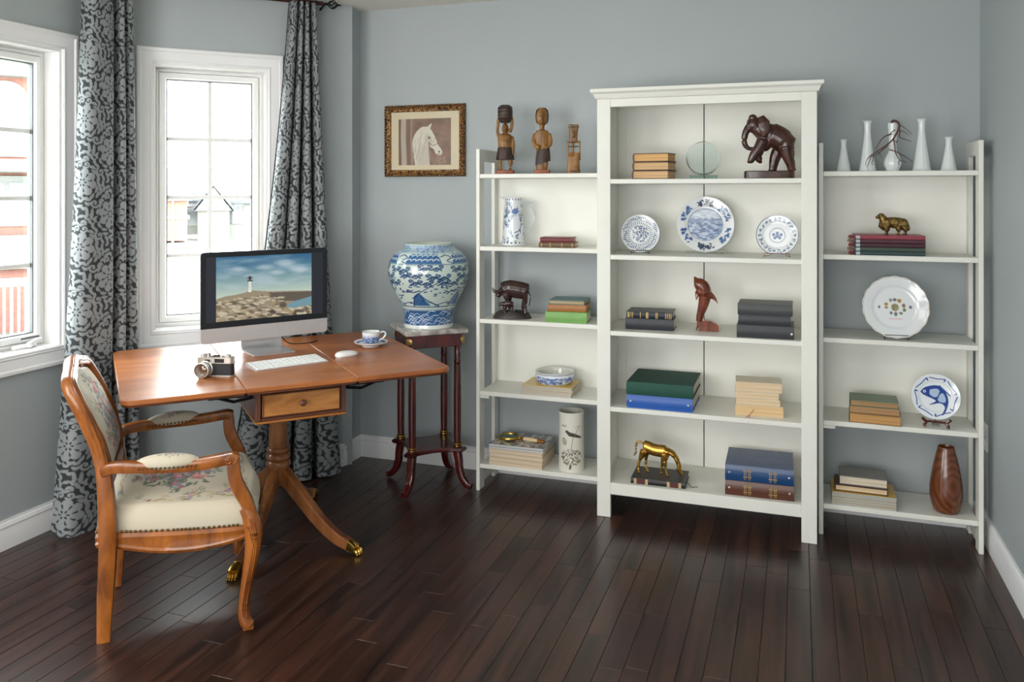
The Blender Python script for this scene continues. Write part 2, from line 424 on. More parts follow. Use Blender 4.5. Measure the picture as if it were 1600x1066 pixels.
pane_m = glass_thin('window_glass', (250, 253, 252), 1.4, 0.6)
gasket_m = M('window_gasket', (96, 98, 100), 0.5)
vinyl_m = M('window_vinyl', (240, 240, 238), 0.3, var=0.01)
def window(name, x0, x1, z0, z1, loc, rz, crank):
    root = bpy.data.objects.new(name, None); COL.objects.link(root); root.location = loc; root.rotation_euler = (0, 0, rz)
    struct(root)
    cw = 0.073
    # moulded casing: profile (out from the opening, proud of the wall), mitred around the opening
    prof = [(0.0, 0.0), (0.0, 0.010), (0.006, 0.014), (0.012, 0.010), (0.02, 0.012), (0.05, 0.017), (0.056, 0.024), (0.068, 0.024), (cw, 0.018), (cw, 0.0)]
    def loop(d, y): return [(x0 - d, -y, z0 - d), (x1 + d, -y, z0 - d), (x1 + d, -y, z1 + d), (x0 - d, -y, z1 + d)]
    c = MB(); rr = [loop(d, y) for d, y in prof]
    c.rings(rr, True, False, False); c.build('casing', trim_m, root, ang=20)
    j = MB()                                                # jamb lining the recess
    j.rings([loop(0.0, 0.0), loop(-0.001, -0.14), loop(-0.012, -0.14), loop(-0.012, 0.0), loop(0, 0)], True, False, False); j.build('jamb', vinyl_m, root, smooth=False)
    f = MB()                                                # fixed frame
    f.rings([loop(-0.012, -0.10), loop(-0.012, -0.09), loop(-0.022, -0.085), loop(-0.030, -0.085), loop(-0.034, -0.095), loop(-0.034, -0.12), loop(-0.012, -0.12)], True, False, False); f.build('frame', vinyl_m, root, ang=20)
    s_ = MB()                                               # sash
    s_.rings([loop(-0.035, -0.12), loop(-0.035, -0.08), loop(-0.045, -0.075), loop(-0.060, -0.075), loop(-0.066, -0.085), loop(-0.066, -0.12)], True, False, False)
    sash = s_.build('sash', vinyl_m, root, ang=20)
    g = MB(); g.rings([loop(-0.066, -0.088), loop(-0.0705, -0.088), loop(-0.0705, -0.118), loop(-0.066, -0.118)], True, False, False); g.build('gasket', gasket_m, sash, smooth=False)
    gx0, gx1, gz0, gz1 = x0 + 0.07, x1 - 0.07, z0 + 0.07, z1 - 0.07
    xs = [gx0, (gx0 + gx1) / 2, gx1]; zs = [gz0 + (gz1 - gz0) * k / 4 for k in range(5)]
    MB().box(xs[1] - 0.010, 0.098, gz0, xs[1] + 0.010, 0.110, gz1, 0.003).build('muntin', vinyl_m, root)
    for z in zs[1:4]: MB().box(gx0, 0.099, z - 0.010, gx1, 0.109, z + 0.010, 0.003).build('muntin', vinyl_m, root)
    for i in range(2):
        for k in range(4):
            MB().box(xs[i], 0.103, zs[k], xs[i + 1], 0.105, zs[k + 1]).build('pane', pane_m, root, smooth=False)
    MB().box(x0 - 0.002, -0.012, z0 - 0.004, x1 + 0.002, 0.09, z0 + 0.010, 0.004).build('sill', trim_m, root)
    if crank:
        h = MB(); h.box(x1 - 0.19, 0.05, z0 + 0.012, x1 - 0.075, 0.075, z0 + 0.030, 0.006); hb = h.build('crank_housing', vinyl_m, root)
        k = MB(); k.tube(catmull([(x1 - 0.13, 0.045, z0 + 0.032), (x1 - 0.10, 0.035, z0 + 0.045), (x1 - 0.075, 0.033, z0 + 0.046)], 4), 0.006, 8); k.ball((x1 - 0.125, 0.04, z0 + 0.028), (0.016, 0.012, 0.014)); k.build('crank_handle', vinyl_m, hb)
        MB().box(x1 - 0.16, 0.046, z0 + 0.052, x1 - 0.07, 0.052, z0 + 0.060, 0.002).build('crank_arm', gasket_m, hb)
    return root
struct(window('window_1', 2.222, 2.768, 0.772, 2.072, (WX, 0, 0), pi / 2, True), 'white casement window in the left wall, with a crank handle')
struct(window('window_2', 0.16, 0.70, 0.772, 2.072, (WX, WY, 0), pi / 4, False), 'white casement window in the diagonal wall behind the computer')

# baseboards: stepped profile swept along each wall
def baseboard(name, p0, p1, nrm):
    prof = [(0, 0), (0.016, 0), (0.016, 0.075), (0.013, 0.082), (0.013, 0.088), (0.016, 0.092), (0.011, 0.106), (0.006, 0.110), (0.006, 0.117), (0, 0.117)]
    b = MB(); b.rings([[(p[0] + nrm[0] * d, p[1] + nrm[1] * d, z) for d, z in prof] for p in (p0, p1)])
    struct(b.build(name, trim_m, None, ang=25))
q = cos(pi / 4)
baseboard('baseboard_back', (XL, YB), (XR, YB), (0, -1))
baseboard('baseboard_right', (XR, YB), (XR, YF), (-1, 0))
baseboard('baseboard_return', (XL, YS), (XL, YB), (1, 0))
baseboard('baseboard_diagonal', (WX, WY), (XL, YS), (q, -q))
baseboard('baseboard_left', (WX, YF), (WX, WY), (1, 0))

# floor: slab + single planks running towards the bookcases
fl = struct(MB().prism([(WX, YF), (XR, YF), (XR, YB), (XL, YB), (XL, YS), (WX, WY)], -0.06, -0.002).build('floor', sub_m, None, smooth=False), 'dark stained oak plank floor')
PW = 0.0775
rng = random.Random(11); meshes = {}
def plank_mesh(L):
    L = round(L, 2)
    if L not in meshes:
        me = MB().box(-PW / 2 + 0.0006, 0, -0.014, PW / 2 - 0.0006, L - 0.0012, 0.0, 0.0011).mesh('plank', False); me.materials.append(plank_m); meshes[L] = me
    return meshes[L], L
x = XR - PW / 2; first = True
while x > WX:
    yend = YB if x > XL else min(YB, WY + (x + PW / 2 - WX))
    y = 0.9 - rng.random() * 0.9
    while y < yend - 0.03:
        L = rng.choice([0.34, 0.5, 0.62, 0.76, 0.9, 1.06, 1.22])
        if y + L > yend - 0.12: L = round(yend - y, 2)
        me, L = plank_mesh(L)
        o = bpy.data.objects.new('plank', me); COL.objects.link(o); o.location = (x, y, 0); o.parent = fl
        y += L
    x -= PW
struct(MB().prism([(WX, YF), (XR, YF), (XR, 0.0), (WX, 0.0)], -0.014, 0.0).build('floor_boards', plank_m, fl, smooth=False))

# wall outlet
t = thing('wall_outlet', 'white electrical outlet on the right wall beside the shelf unit', 'outlet', (XR, 3.885, 0.375))
MB().box(-0.007, -0.036, 0, 0, 0.036, 0.115, 0.003).build('cover_plate', trim_m, t)
for z in (0.022, 0.062): MB().box(-0.010, -0.017, z, -0.006, 0.017, z + 0.03, 0.004).build('socket', vinyl_m, t)

# ------------------------------------------------------------------ curtains
silver, dark = (136, 141, 143), (40, 43, 45)
def damask():
    W, H = 360, 360; c = Canvas(W, H, dark); k = dict(wrap=True)
    def flower(x, y, r):
        for i in range(8):
            a = i * pi / 4 + 0.2; c.ell(x + r * .74 * cos(a), y + r * .74 * sin(a), r * .34, r * .31, silver, a, **k)
        c.ell(x, y, r * .62, r * .62, silver, **k)
        for i in range(8):
            a = i * pi / 4 + 0.2 + pi / 8; c.line([(x + r * .42 * cos(a), y + r * .42 * sin(a)), (x + r * .66 * cos(a), y + r * .66 * sin(a))], [3, 10], dark, **k)
        for i in range(6):
            a = i * pi / 3; c.ell(x + r * .23 * cos(a), y + r * .23 * sin(a), r * .06, r * .10, dark, a + pi / 2, **k)
    def scroll(x, y, r, a, s_, w=13):
        c.spiral(x, y, r, a, 1.2 * s_, [w - .5 * w * i / 18 for i in range(19)], silver, wrap=True); c.ell(x, y, r * .25, r * .25, silver, **k)
    for ox, oy, f in ((95, 92, 1), (275, 272, 1)):
        flower(ox, oy, 76)
        for sx in (-1, 1): scroll(ox + sx * 74, oy + 118, 25, .5 + (pi if sx < 0 else 0), sx); scroll(ox + sx * 20, oy - 100, 20, 2.5, -sx, 11)
    g = random.Random(3); taken = []
    def free(x, y, r):
        for ox, oy in ((95, 92), (275, 272)):
            for dx in (-W, 0, W):
                for dy in (-H, 0, H):
                    if math.hypot(x - ox - dx, y - oy - dy) < 84 + r * .5: return False
                    for px, py, pr in ((74, 118, 28), (-74, 118, 28), (20, -100, 22), (-20, -100, 22)):
                        if math.hypot(x - ox - dx - px, y - oy - dy - py) < pr + 6: return False
        for px, py in taken:
            ex = abs(x - px); ey = abs(y - py); ex = min(ex, W - ex); ey = min(ey, H - ey)
            if math.hypot(ex, ey) < 25: return False
        return True
    for it in range(5000):
        x, y = g.uniform(0, W), g.uniform(0, H)
        if not free(x, y, 10): continue
        taken.append((x, y)); fx = min(((x - ox - dx, y - oy - dy) for ox, oy in ((95, 92), (275, 272)) for dx in (-W, 0, W) for dy in (-H, 0, H)), key=lambda p: math.hypot(*p))
        a = math.atan2(fx[1], fx[0]) + pi * .36; cv_ = g.choice((-1, 1)) * .5 + .9      # comma-shaped lobes whirling round the flowers
        pts = [(x + 21 * (t - .5) * 2 * cos(a + cv_ * t), y + 21 * (t - .5) * 2 * sin(a + cv_ * t)) for t in np.linspace(0, 1, 7)]
        c.line(pts, [4, 11, 16, 18, 17, 12, 6], silver, **k); c.line(pts[1:6], 1.6, (118, 122, 124), **k)
    return c
dmk = damask()
def curtain_mat():
    m, nt, b = new_mat('damask_cloth')
    a = nt.nodes.new('ShaderNodeAttribute'); a.attribute_name = 'Col'; nt.links.new(a.outputs['Color'], b.inputs['Base Color'])
    mr = nt.nodes.new('ShaderNodeMapRange'); mr.inputs['From Min'].default_value = 0.05; mr.inputs['From Max'].default_value = 0.45
    mr.inputs['To Min'].default_value = 0.75; mr.inputs['To Max'].default_value = 0.36
    nt.links.new(a.outputs['Fac'], mr.inputs['Value']); nt.links.new(mr.outputs['Result'], b.inputs['Roughness'])
    mr2 = nt.nodes.new('ShaderNodeMapRange'); mr2.inputs['From Min'].default_value = 0.05; mr2.inputs['From Max'].default_value = 0.45; mr2.inputs['To Max'].default_value = 0.2
    nt.links.new(a.outputs['Fac'], mr2.inputs['Value']); nt.links.new(mr2.outputs['Result'], b.inputs['Metallic'])
    return m
cloth_m = curtain_mat()
def curtain(root, top, mid, bot, pleats, ztop, u0=0.0, nu=300, nv=760, seed=1, gain=1.0):
    """top / mid / bot: ((xa, ya), (xb, yb)) span of the cloth at three heights; pleats: (along 0..1, depth in m) section of the folds"""
    tz = np.linspace(0, 1, nv); z = ztop * (1 - tz) + 0.004
    def q3(a, b, c_, t):        # quadratic through three stations t = 0, .52, 1
        A, B, C_ = np.array(a), np.array(b), np.array(c_)
        l0 = ((t - .52) * (t - 1) / (.52))[:, None]; l1 = (t * (t - 1) / (.52 * -.48))[:, None]; l2 = (t * (t - .52) / .48)[:, None]
        return A * l0 + B * l1 + C_ * l2
    E0 = q3(top[0], mid[0], bot[0], tz); E1 = q3(top[1], mid[1], bot[1], tz)
    wm = float(np.linalg.norm(np.array(mid[1]) - np.array(mid[0])))
    S = np.array(catmull(pleats, 12)); L = np.r_[0, np.cumsum(np.hypot(np.diff(S[:, 0]) * wm, np.diff(S[:, 1])))]
    s_ = np.linspace(0, L[-1], nu); al = np.interp(s_, L, S[:, 0]); of = np.interp(s_, L, S[:, 1]); ph = s_ / L[-1]
    d = E1 - E0; nrm = np.stack([d[:, 1], -d[:, 0]], -1); nrm /= np.linalg.norm(nrm, axis=1)[:, None]
    wob = 0.012 * np.sin(5 * tz[:, None] + 7 * ph[None] + seed)        # the folds wander a little on their way down
    a2 = al[None] + wob * np.sin(pi * np.clip(al, 0, 1))[None]
    amp = gain * (0.85 + 0.35 * tz[:, None])
    XY = E0[:, None] * (1 - a2[..., None]) + E1[:, None] * a2[..., None] + nrm[:, None] * (of[None] * amp)[..., None]
    hem = 0.010 * np.sin(14 * ph + seed)
    Z = z[:, None] + np.clip((tz[:, None] - 0.9) * 10, 0, 1) * np.clip(hem[None], -0.004, 1) + 0.006
    P = np.concatenate([XY, Z[..., None]], -1)
    U = np.repeat((u0 + s_ / 0.285)[None], nv, 0); V = np.repeat((tz * ztop / 0.278)[:, None], nu, 1)
    return gridmesh('cloth', P, cloth_m, root, False, dmk.at(U, V))
def w2p(t_, off): return (WX + t_ * q + off * q, WY + t_ * q - off * q)
t = thing('curtain', 'grey damask curtain hanging in the corner between the two windows', 'curtain', (0, 0, 0), group='damask curtains')
curtain(t, ((-2.945, 2.800), (-2.915, 3.035)), ((-2.935, 2.735), (-2.905, 3.05)), ((-2.915, 2.625), (-2.895, 3.06)),
        [(0, -.03), (.01, .01), (.08, .040), (.24, .050), (.42, .046), (.52, .030), (.56, -.02), (.55, -.060), (.60, -.065), (.615, -.01), (.64, .030), (.70, .040), (.75, .020), (.765, -.04), (.80, -.05), (.82, 0), (.86, .028), (.93, .030), (.98, .0), (1, -.04)], 2.385, u0=0.10, seed=2.2)
t = thing('curtain', 'grey damask curtain gathered behind the computer, beside the diagonal window', 'curtain', (0, 0, 0), group='damask curtains')
pl = [(-.01, -.04)]
for c_, w_, h_ in ((.15, .15, .046), (.40, .105, .050), (.62, .105, .046), (.87, .12, .042)):
    pl += [(c_ - w_ * .92, -.048), (c_ - w_ * .98, .0), (c_ - w_ * .72, h_ * .75), (c_ - w_ * .1, h_), (c_ + w_ * .55, h_ * .8), (c_ + w_ * .88, .0), (c_ + w_ * .86, -.050)]
curtain(t, (w2p(.79, .10), w2p(.925, .10)), (w2p(.672, .11), w2p(.985, .11)), (w2p(.50, .13), w2p(1.06, .11)), pl, 2.395, u0=0.5, seed=0.4)
iron_m = M('black_iron', (26, 24, 24), 0.45, metal=0.6)
t = thing('curtain_rod', 'black iron curtain rod with caged finial above the windows', 'curtain rod')
zr = 2.412
MB().tube([(WX + .095, 1.9, zr), (WX + .095, WY + .0, zr), (w2p(.05, .095)[0], w2p(.05, .095)[1], zr), (*w2p(.955, .1), zr)], 0.010, 10).build('rod', M('rod_bronze', (64, 36, 32), 0.4, metal=0.5), t)
fin = MB(); c0 = np.array([*w2p(.96, .1), zr]); ud = np.array([q, q, 0]); nd = np.array([q, -q, 0]); zd = np.array([0, 0, 1.0])
fin.tube([tuple(c0), tuple(c0 + ud * .02)], 0.006, 8)
for k in range(6):
    a0 = k * pi / 3
    fin.tube([tuple(c0 + ud * (.018 + .055 * s) + (nd * cos(a0 + 2.2 * s) + zd * sin(a0 + 2.2 * s)) * .022 * sin(pi * min(max(s, .03), .97))) for s in np.linspace(0, 1, 12)], 0.0028, 6)
fin.tube([tuple(c0 + ud * .072), tuple(c0 + ud * .09)], [0.006, 0.002], 8)
fin.build('finial', iron_m, t)
MB().tube([(*w2p(.965, .1), zr), (*w2p(.965, .0), zr - .01)], 0.006, 8).build('bracket', iron_m, t)
for i in range(5):
    p = w2p(.80 + .03 * i, .1); r_ = [(p[0] + nd[0] * .016 * cos(a), p[1] + nd[1] * .016 * cos(a), zr - .004 + .016 * sin(a)) for a in np.linspace(0, 2 * pi, 14)[:-1]]
    MB().tube(r_, 0.002, 6, up=(q, q, 0), closed=True).build('ring', iron_m, t)

# ------------------------------------------------------------------ bookcases
white_m = painted('distressed_white_paint', (230, 230, 222), 0.735)
panel_m = painted('back_panel_white_paint', (244, 244, 236), 0.80)
ST = [1.536, 1.185, 0.8335, 0.4835, 0.131]
def shelf_unit(X0, w, label):
    t = thing('shelf_unit', label, 'shelf unit', (X0, 3.732, 0), group='open ladder shelf units')
    for xx in (0, w - 0.018):
        MB().box(xx, 0, 0, xx + 0.018, 0.066, 1.657, 0.0015).build('upright', white_m, t)
        MB().box(xx, 0.212, 0, xx + 0.018, 0.268, 1.657, 0.0015).build('upright', white_m, t)
        MB().box(xx, 0.066, 1.597, xx + 0.018, 0.212, 1.657, 0.0015).build('top_rail', white_m, t)
        MB().box(xx, 0.066, 0.03, xx + 0.018, 0.212, 0.075, 0.0015).build('bottom_rail', white_m, t)
    for z in ST: MB().box(0.0185, 0.001, z - 0.021, w - 0.0185, 0.262, z, 0.002).build('shelf', white_m, t)
    for z0, z1 in ((ST[1], ST[0] - .021), (ST[3], ST[2] - .021)): MB().box(0.0185, 0.254, z0, w - 0.0185, 0.261, z1).build('back_panel', panel_m, t)
    MB().box(0.019, 0.006, ST[3] - 0.034, 0.065, 0.03, ST[3] - 0.0212).build('cleat', white_m, t)
    return t
shelf_unit(-1.480, 0.622, 'white open shelf unit left of the tall bookcase, with carved figures on top')
shelf_unit(0.0800, 0.618, 'white open shelf unit right of the tall bookcase, with milk glass vases on top')
CT = [1.506, 1.1687, 0.8304, 0.492, 0.155]
BX, BY, BW, BD = -0.8527, 3.6154, 0.9240, 0.37
t = thing('bookcase', 'tall white distressed bookcase in the middle with cornice and five shelves', 'bookcase', (BX, BY, 0))
for x0, x1 in ((0, 0.061), (BW - 0.061, BW)): MB().box(x0, 0, 0, x1, 0.024, 1.87, 0.002).build('stile', white_m, t)
for x0 in (0.003, BW - 0.021):
    MB().box(x0, 0.024, 0.02, x0 + 0.018, BD, 1.87).build('side_panel', panel_m, t, smooth=False)
    MB().box(x0 - 0.001, BD - 0.05, 0, x0 + 0.019, BD - 0.001, 0.05).build('foot', white_m, t)
MB().box(0.061, 0.001, 1.827, BW - 0.061, 0.024, 1.872, 0.0015).build('header_rail', white_m, t)
MB().box(0.061, 0.001, 0.103, BW - 0.061, 0.022, 0.155, 0.0015).build('bottom_rail', white_m, t)
cr = MB(); pr = [(0.0, 1.862), (0.006, 1.864), (0.010, 1.872), (0.014, 1.884), (0.022, 1.890), (0.026, 1.893), (0.026, 1.907)]
cr.rings([[(-d, -d, z), (BW + d, -d, z), (BW + d, BD, z), (-d, BD, z)] for d, z in pr], True, True, True); cr.build('cornice', white_m, t, ang=25)
for z in CT[:4]: MB().box(0.0215, 0.002, z - 0.021, BW - 0.0215, BD - 0.016, z, 0.002).build('shelf', white_m, t)
MB().box(0.0215, 0.022, 0.135, BW - 0.0215, BD - 0.016, 0.155).build('shelf', white_m, t)
MB().box(0.0215, BD - 0.012, 0.12, 0.428, BD - 0.002, 1.865).build('back_panel', panel_m, t, smooth=False)
MB().box(0.4335, BD - 0.012, 0.12, BW - 0.0215, BD - 0.002, 1.865).build('back_panel', panel_m, t, smooth=False)
for za, zb in [(0.157, CT[3] - .022)] + [(CT[i + 1] + .001, CT[i] - .022) for i in (2, 1, 0)] + [(CT[0] + .001, 1.862)]:
    MB().box(0.393, BD - 0.0175, za, 0.429, BD - 0.0121, zb).build('batten', panel_m, t, smooth=False)
    for xx in (0.0216, BW - 0.0615): MB().box(xx, BD - 0.0155, za, xx + 0.04, BD - 0.0121, zb).build('batten', panel_m, t, smooth=False)
# ------------------------------------------------------------------ drop-leaf desk
top_w = wood('polished_maple_top', (146, 80, 34), (186, 112, 54), 0.36, (1.6, 5, 5), coat=0.35, bump=0.002, swirl=1.2, rnd=0.06, detail=3)
top_w.node_tree.nodes['Principled BSDF'].inputs['Coat Roughness'].default_value = 0.3
honey_w = wood('honey_pine', (146, 88, 38), (198, 136, 72), 0.3, (5, 14, 14), coat=0.2, bump=0.03, swirl=0.6)
walnut_w = wood('dark_walnut_moulding', (74, 40, 26), (112, 66, 46), 0.32, (12, 12, 6), coat=0.2, bump=0.04)
turned_w = wood('turned_oak', (122, 72, 38), (170, 110, 62), 0.3, (24, 24, 5), coat=0.2, bump=0.04)
brass_m = M('polished_brass', (206, 170, 88), 0.22, metal=1.0, var=0.08, scale=30)
D = thing('drop_leaf_desk', 'brown wooden drop-leaf desk on a turned pedestal with brass claw feet', 'desk', (-2.085, 2.985, 0), rad(46.2))
def rounded(x0, y0, x1, y1, r, corners):
    """outline counter-clockwise; corners: radius flags for (x0y0, x1y0, x1y1, x0y1)"""
    out = []
    for (cx, cy, a0), f in zip(((x0, y0, pi), (x1, y0, 1.5 * pi), (x1, y1, 0), (x0, y1, .5 * pi)), corners):
        if not f: out.append((cx, cy)); continue
        rr = r; sx = 1 if cx == x0 else -1; sy = 1 if cy == y0 else -1
        for k in range(9):
            a = a0 + k / 8 * pi / 2; out.append((cx + sx * rr + rr * cos(a), cy + sy * rr + rr * sin(a)))
    return out
ZT = 0.742
MB().prism(rounded(-.212, -.50, .197, .50, .05, (0, 0, 0, 0)), ZT - .018, ZT, .003).build('top_board', top_w, D)
for nm, x0, x1, cf in (('leaf', -.622, -.2135, (1, 0, 0, 1)), ('leaf', .1985, .588, (0, 1, 1, 0))):
    lf = MB().prism(rounded(x0, -.50, x1, .50, .045, cf), ZT - .018, ZT, .003).build(nm, top_w, D)
    MB().prism(rounded(x0 + .004, -.496, x1 - .004, .496, .042, cf), ZT - .026, ZT - .0182, .003).build('edge_moulding', walnut_w, lf)
MB().box(-.208, -.496, ZT - .026, .193, .496, ZT - .0182, .002).build('edge_moulding', walnut_w, D)
cs = MB(); cs.box(-.168, -.425, .597, -.148, .425, .715, .003).box(.153, -.425, .597, .173, .425, .715, .003).box(-.148, .40, .60, .153, .42, .715)
cs.box(-.148, -.425, .700, .153, -.40, .715, .002).box(-.148, -.425, .597, .153, -.40, .609, .002).box(-.148, -.40, .597, .153, .40, .604)
cs.build('drawer_case', walnut_w, D)
MB().box(-.170, -.430, .588, .175, .43, .5965, .003).build('base_moulding', honey_w, D)
for xx in (-.158, .163):
    rd = MB()
    for k in (-1, 0, 1): rd.tube([(xx + k * .006, -.426, .60), (xx + k * .006, -.426, .714)], .003, 8)
    rd.build('reeded_post', walnut_w, D)
dr = MB().box(-.143, -.430, .612, .148, -.405, .697, .002).build('drawer', honey_w, D)
fr = MB(); 
for b_ in ((-.143, .693, .148, .697), (-.143, .612, .148, .616), (-.143, .612, -.139, .697), (.144, .612, .148, .697)): fr.box(b_[0], -.4335, b_[1], b_[2], -.4305, b_[3], .001)
fr.build('bead', walnut_w, dr)
kn = MB().lathe([(0.005, 0), (.006, .006), (.011, .010), (.013, .015), (.011, .020), (.005, .0225), (0.0001, .023)], 16).xf(Matrix.Translation((.0025, -.430, .6545)) @ Matrix.Rotation(pi / 2, 4, 'X'))
kn.build('knob', walnut_w, dr)
for sx in (-1, 1):
    lb = MB(); xo = .175 if sx > 0 else -.17
    lb.box(xo, -.40, .690, xo + sx * .16, -.385, .703, .002); lb.tube([(xo, -.392, .684), (xo + sx * .07, -.392, .675), (xo + sx * .16, -.392, .706)], .006, 8)
    lb.build('leaf_bracket', iron_m, D)
colp = [(.040, .59), (.044, .582), (.046, .572), (.036, .566), (.035, .55), (.036, .50), (.0385, .42), (.041, .372), (.047, .366), (.049, .357), (.046, .349), (.042, .346), (.049, .338), (.051, .326), (.047, .318), (.044, .314), (.050, .306), (.052, .294), (.048, .284), (.046, .270), (.042, .235), (.026, .212), (0.001, .208)]
MB().lathe(colp, 36).build('pedestal', turned_w, D)
for k in range(4):
    a = rad((-124, -56, 56, 124)[k])
    mt = Matrix.Rotation(a, 4, 'Z')
    path = catmull([(.012, 0, .262), (.060, 0, .234), (.13, 0, .178), (.23, 0, .100), (.320, 0, .050), (.396, 0, .031)], 5)
    n_ = len(path); rr = [(.019 - .004 * i / n_, .036 - .015 * (i / n_)) for i in range(n_)]
    lg = MB().tube(path, rr, 16, square=1.0).xf(mt).build('leg', turned_w, D)
    g = MB()
    for yy in (-.0095, 0, .0095):
        g.tube([(p[0] + .004, yy * (1 - .25 * i / n_), p[2] + rr[i][1] * .93) for i, p in enumerate(path)][1:-1], .0048, 8)
    g.xf(mt).build('reeding', walnut_w, lg)
    f = MB(); f.tube([(.386, 0, .032), (.404, 0, .028), (.422, 0, .021)], [(.017, .024), (.018, .023), (.020, .018)], 12, square=.5)
    for yy in (-.015, -.005, .005, .015):
        f.ball((.428 + .004 * (abs(yy) < .01), yy, .014), (.013, .0052, .013), 10, 7); f.ball((.438 + .003 * (abs(yy) < .01), yy, .007), (.005, .004, .007), 8, 6)
    f.xf(mt).build('claw_foot', brass_m, lg)

# ------------------------------------------------------------------ armchair
chair_w = wood('golden_carved_beech', (104, 52, 14), (174, 102, 38), 0.28, (16, 16, 5), coat=0.3, bump=0.05, swirl=0.5)
CH = thing('armchair', 'carved golden wood armchair with floral tapestry seat and back', 'armchair', (-2.253, 2.2425, 0), rad(39.6))
def flowers(c, spots, seed, size):
    g = random.Random(seed); pal = [(176, 92, 92), (198, 128, 122), (150, 76, 84), (112, 122, 138), (132, 146, 152)]; grn = [(84, 98, 78), (104, 112, 84), (70, 84, 84)]
    for x, y, r in spots:
        for i in range(int(9 * size)):
            a = g.uniform(0, 2 * pi); d = r * g.uniform(.5, 1.25)
            c.ell(x + d * cos(a), y + d * sin(a), r * .30, r * .10, g.choice(grn), a + g.uniform(-.8, .8))
        for i in range(int(5 * size)):
            a = g.uniform(0, 2 * pi); d = r * g.uniform(0, .75); px, py = x + d * cos(a), y + d * sin(a); col = g.choice(pal); q_ = r * g.uniform(.16, .30)
            c.ell(px, py, q_, q_, col); c.ell(px, py, q_ * .62, q_ * .62, tuple(min(255, v + 46) for v in col)); c.ell(px - q_ * .1, py, q_ * .32, q_ * .32, tuple(v * .72 for v in col))
CREAM = (194, 185, 164)
seat_c = Canvas(400, 400, CREAM)      # u: left to right, v: front (0) to back (1)
flowers(seat_c, [(200, 200, 46), (150, 170, 34), (250, 172, 34), (165, 250, 34), (238, 250, 34), (200, 140, 26), (200, 290, 28), (120, 215, 26), (280, 215, 26), (170, 210, 30), (230, 215, 30), (200, 240, 30)], 3, 2.6)
for sx in (-1, 1):
    X_ = lambda v: 200 + sx * v
    for pts in ([(150, 40), (158, 100), (128, 150), (152, 205), (132, 250), (150, 310)], [(0, 48), (50, 62), (100, 44), (140, 62)], [(0, 352), (60, 342), (110, 356), (146, 330)]):
        pp = [(X_(p[0]), p[1]) for p in catmull(pts, 6)]; seat_c.line(pp, 3.5, (146, 124, 84)); seat_c.line([(p[0] + 3, p[1] + 4) for p in pp], 1.6, (196, 178, 130))
    for i in range(16): seat_c.spiral(X_(132 + 26 * sin(i * 1.7)), 45 + i * 18, 10, i, 1.2, 2.2, (150, 130, 92) if i % 2 else (98, 104, 92))
    flowers(seat_c, [(X_(140), 90, 17), (X_(138), 180, 17), (X_(142), 280, 17), (X_(70), 56, 15), (X_(70), 348, 15)], 5 + sx, 1.3)
back_c = Canvas(240, 300, CREAM)
flowers(back_c, [(120, 90, 30), (100, 140, 30), (140, 150, 30), (120, 200, 30), (90, 230, 24), (150, 230, 24), (120, 260, 24), (80, 180, 22), (160, 190, 22)], 9, 2.8)
for sx in (-1, 1):
    back_c.line([(120 + sx * p[0], p[1]) for p in catmull([(20, 54), (50, 84), (62, 140), (50, 200), (66, 262)], 6)], 3, (146, 124, 84))
    flowers(back_c, [(120 + sx * 66, 120, 14), (120 + sx * 68, 200, 14)], 21 + sx, 1.3)
tap_m = print_mat('tapestry', 0.85, sheen=0.2)
def bx_(z):      # backward lean of the back with height
    return float(np.interp(z, [.0, .15, .30, .45, .56, .64, .74, .84, .92], [.004, .010, .018, .014, .002, -.016, -.056, -.104, -.135]))
def seat_outline(grow=0.0, n=48):
    pts = catmull([(-.015, -.19), (.06, -.212), (.18, -.245), (.32, -.275), (.43, -.285), (.475, -.25), (.485, -.15), (.50, 0), (.485, .15), (.475, .25), (.43, .285), (.32, .275), (.18, .245), (.06, .212), (-.015, .19), (-.03, 0)], 4)
    P = np.array(pts[:-1]); P = np.vstack([P, catmull([(-.015, .19), (-.03, 0), (-.015, -.19)], 4)[5:8]]) if False else P
    c_ = np.array([.22, 0]); d = P - c_; L = np.linalg.norm(d, axis=1)[:, None]; P = c_ + d * (L + grow) / L
    return P
so = seat_outline()
arc = np.r_[0, np.cumsum(np.linalg.norm(np.diff(so, axis=0), axis=1))]
R_ = []
def rail_z(p):      # serpentine lower edge: dips in the middle of each side
    fx = np.clip(p[0] / .45, 0, 1); side = sin(pi * fx) if abs(p[1]) > .2 and p[0] < .46 else max(0, 1 - abs(p[1]) / .22)
    return .302 - .030 * side
for gro, zt in ((-.022, 'lo'), (.004, 'lo'), (.010, 'lo1'), (.006, 'lo2'), (.008, .322), (.010, .332), (.004, .344), (-.022, .346)):
    o_ = seat_outline(gro); ring = []
    for p in o_:
        z0 = rail_z(p)
        z_ = {'lo': z0, 'lo1': z0 + .010, 'lo2': z0 + .018}.get(zt, zt) if isinstance(zt, str) else zt
        ring.append((p[0], p[1], z_))
    R_.append(ring)
R_.append(R_[0]); MB().rings(R_, True, False, False).build('seat_rail', chair_w, CH, ang=30)
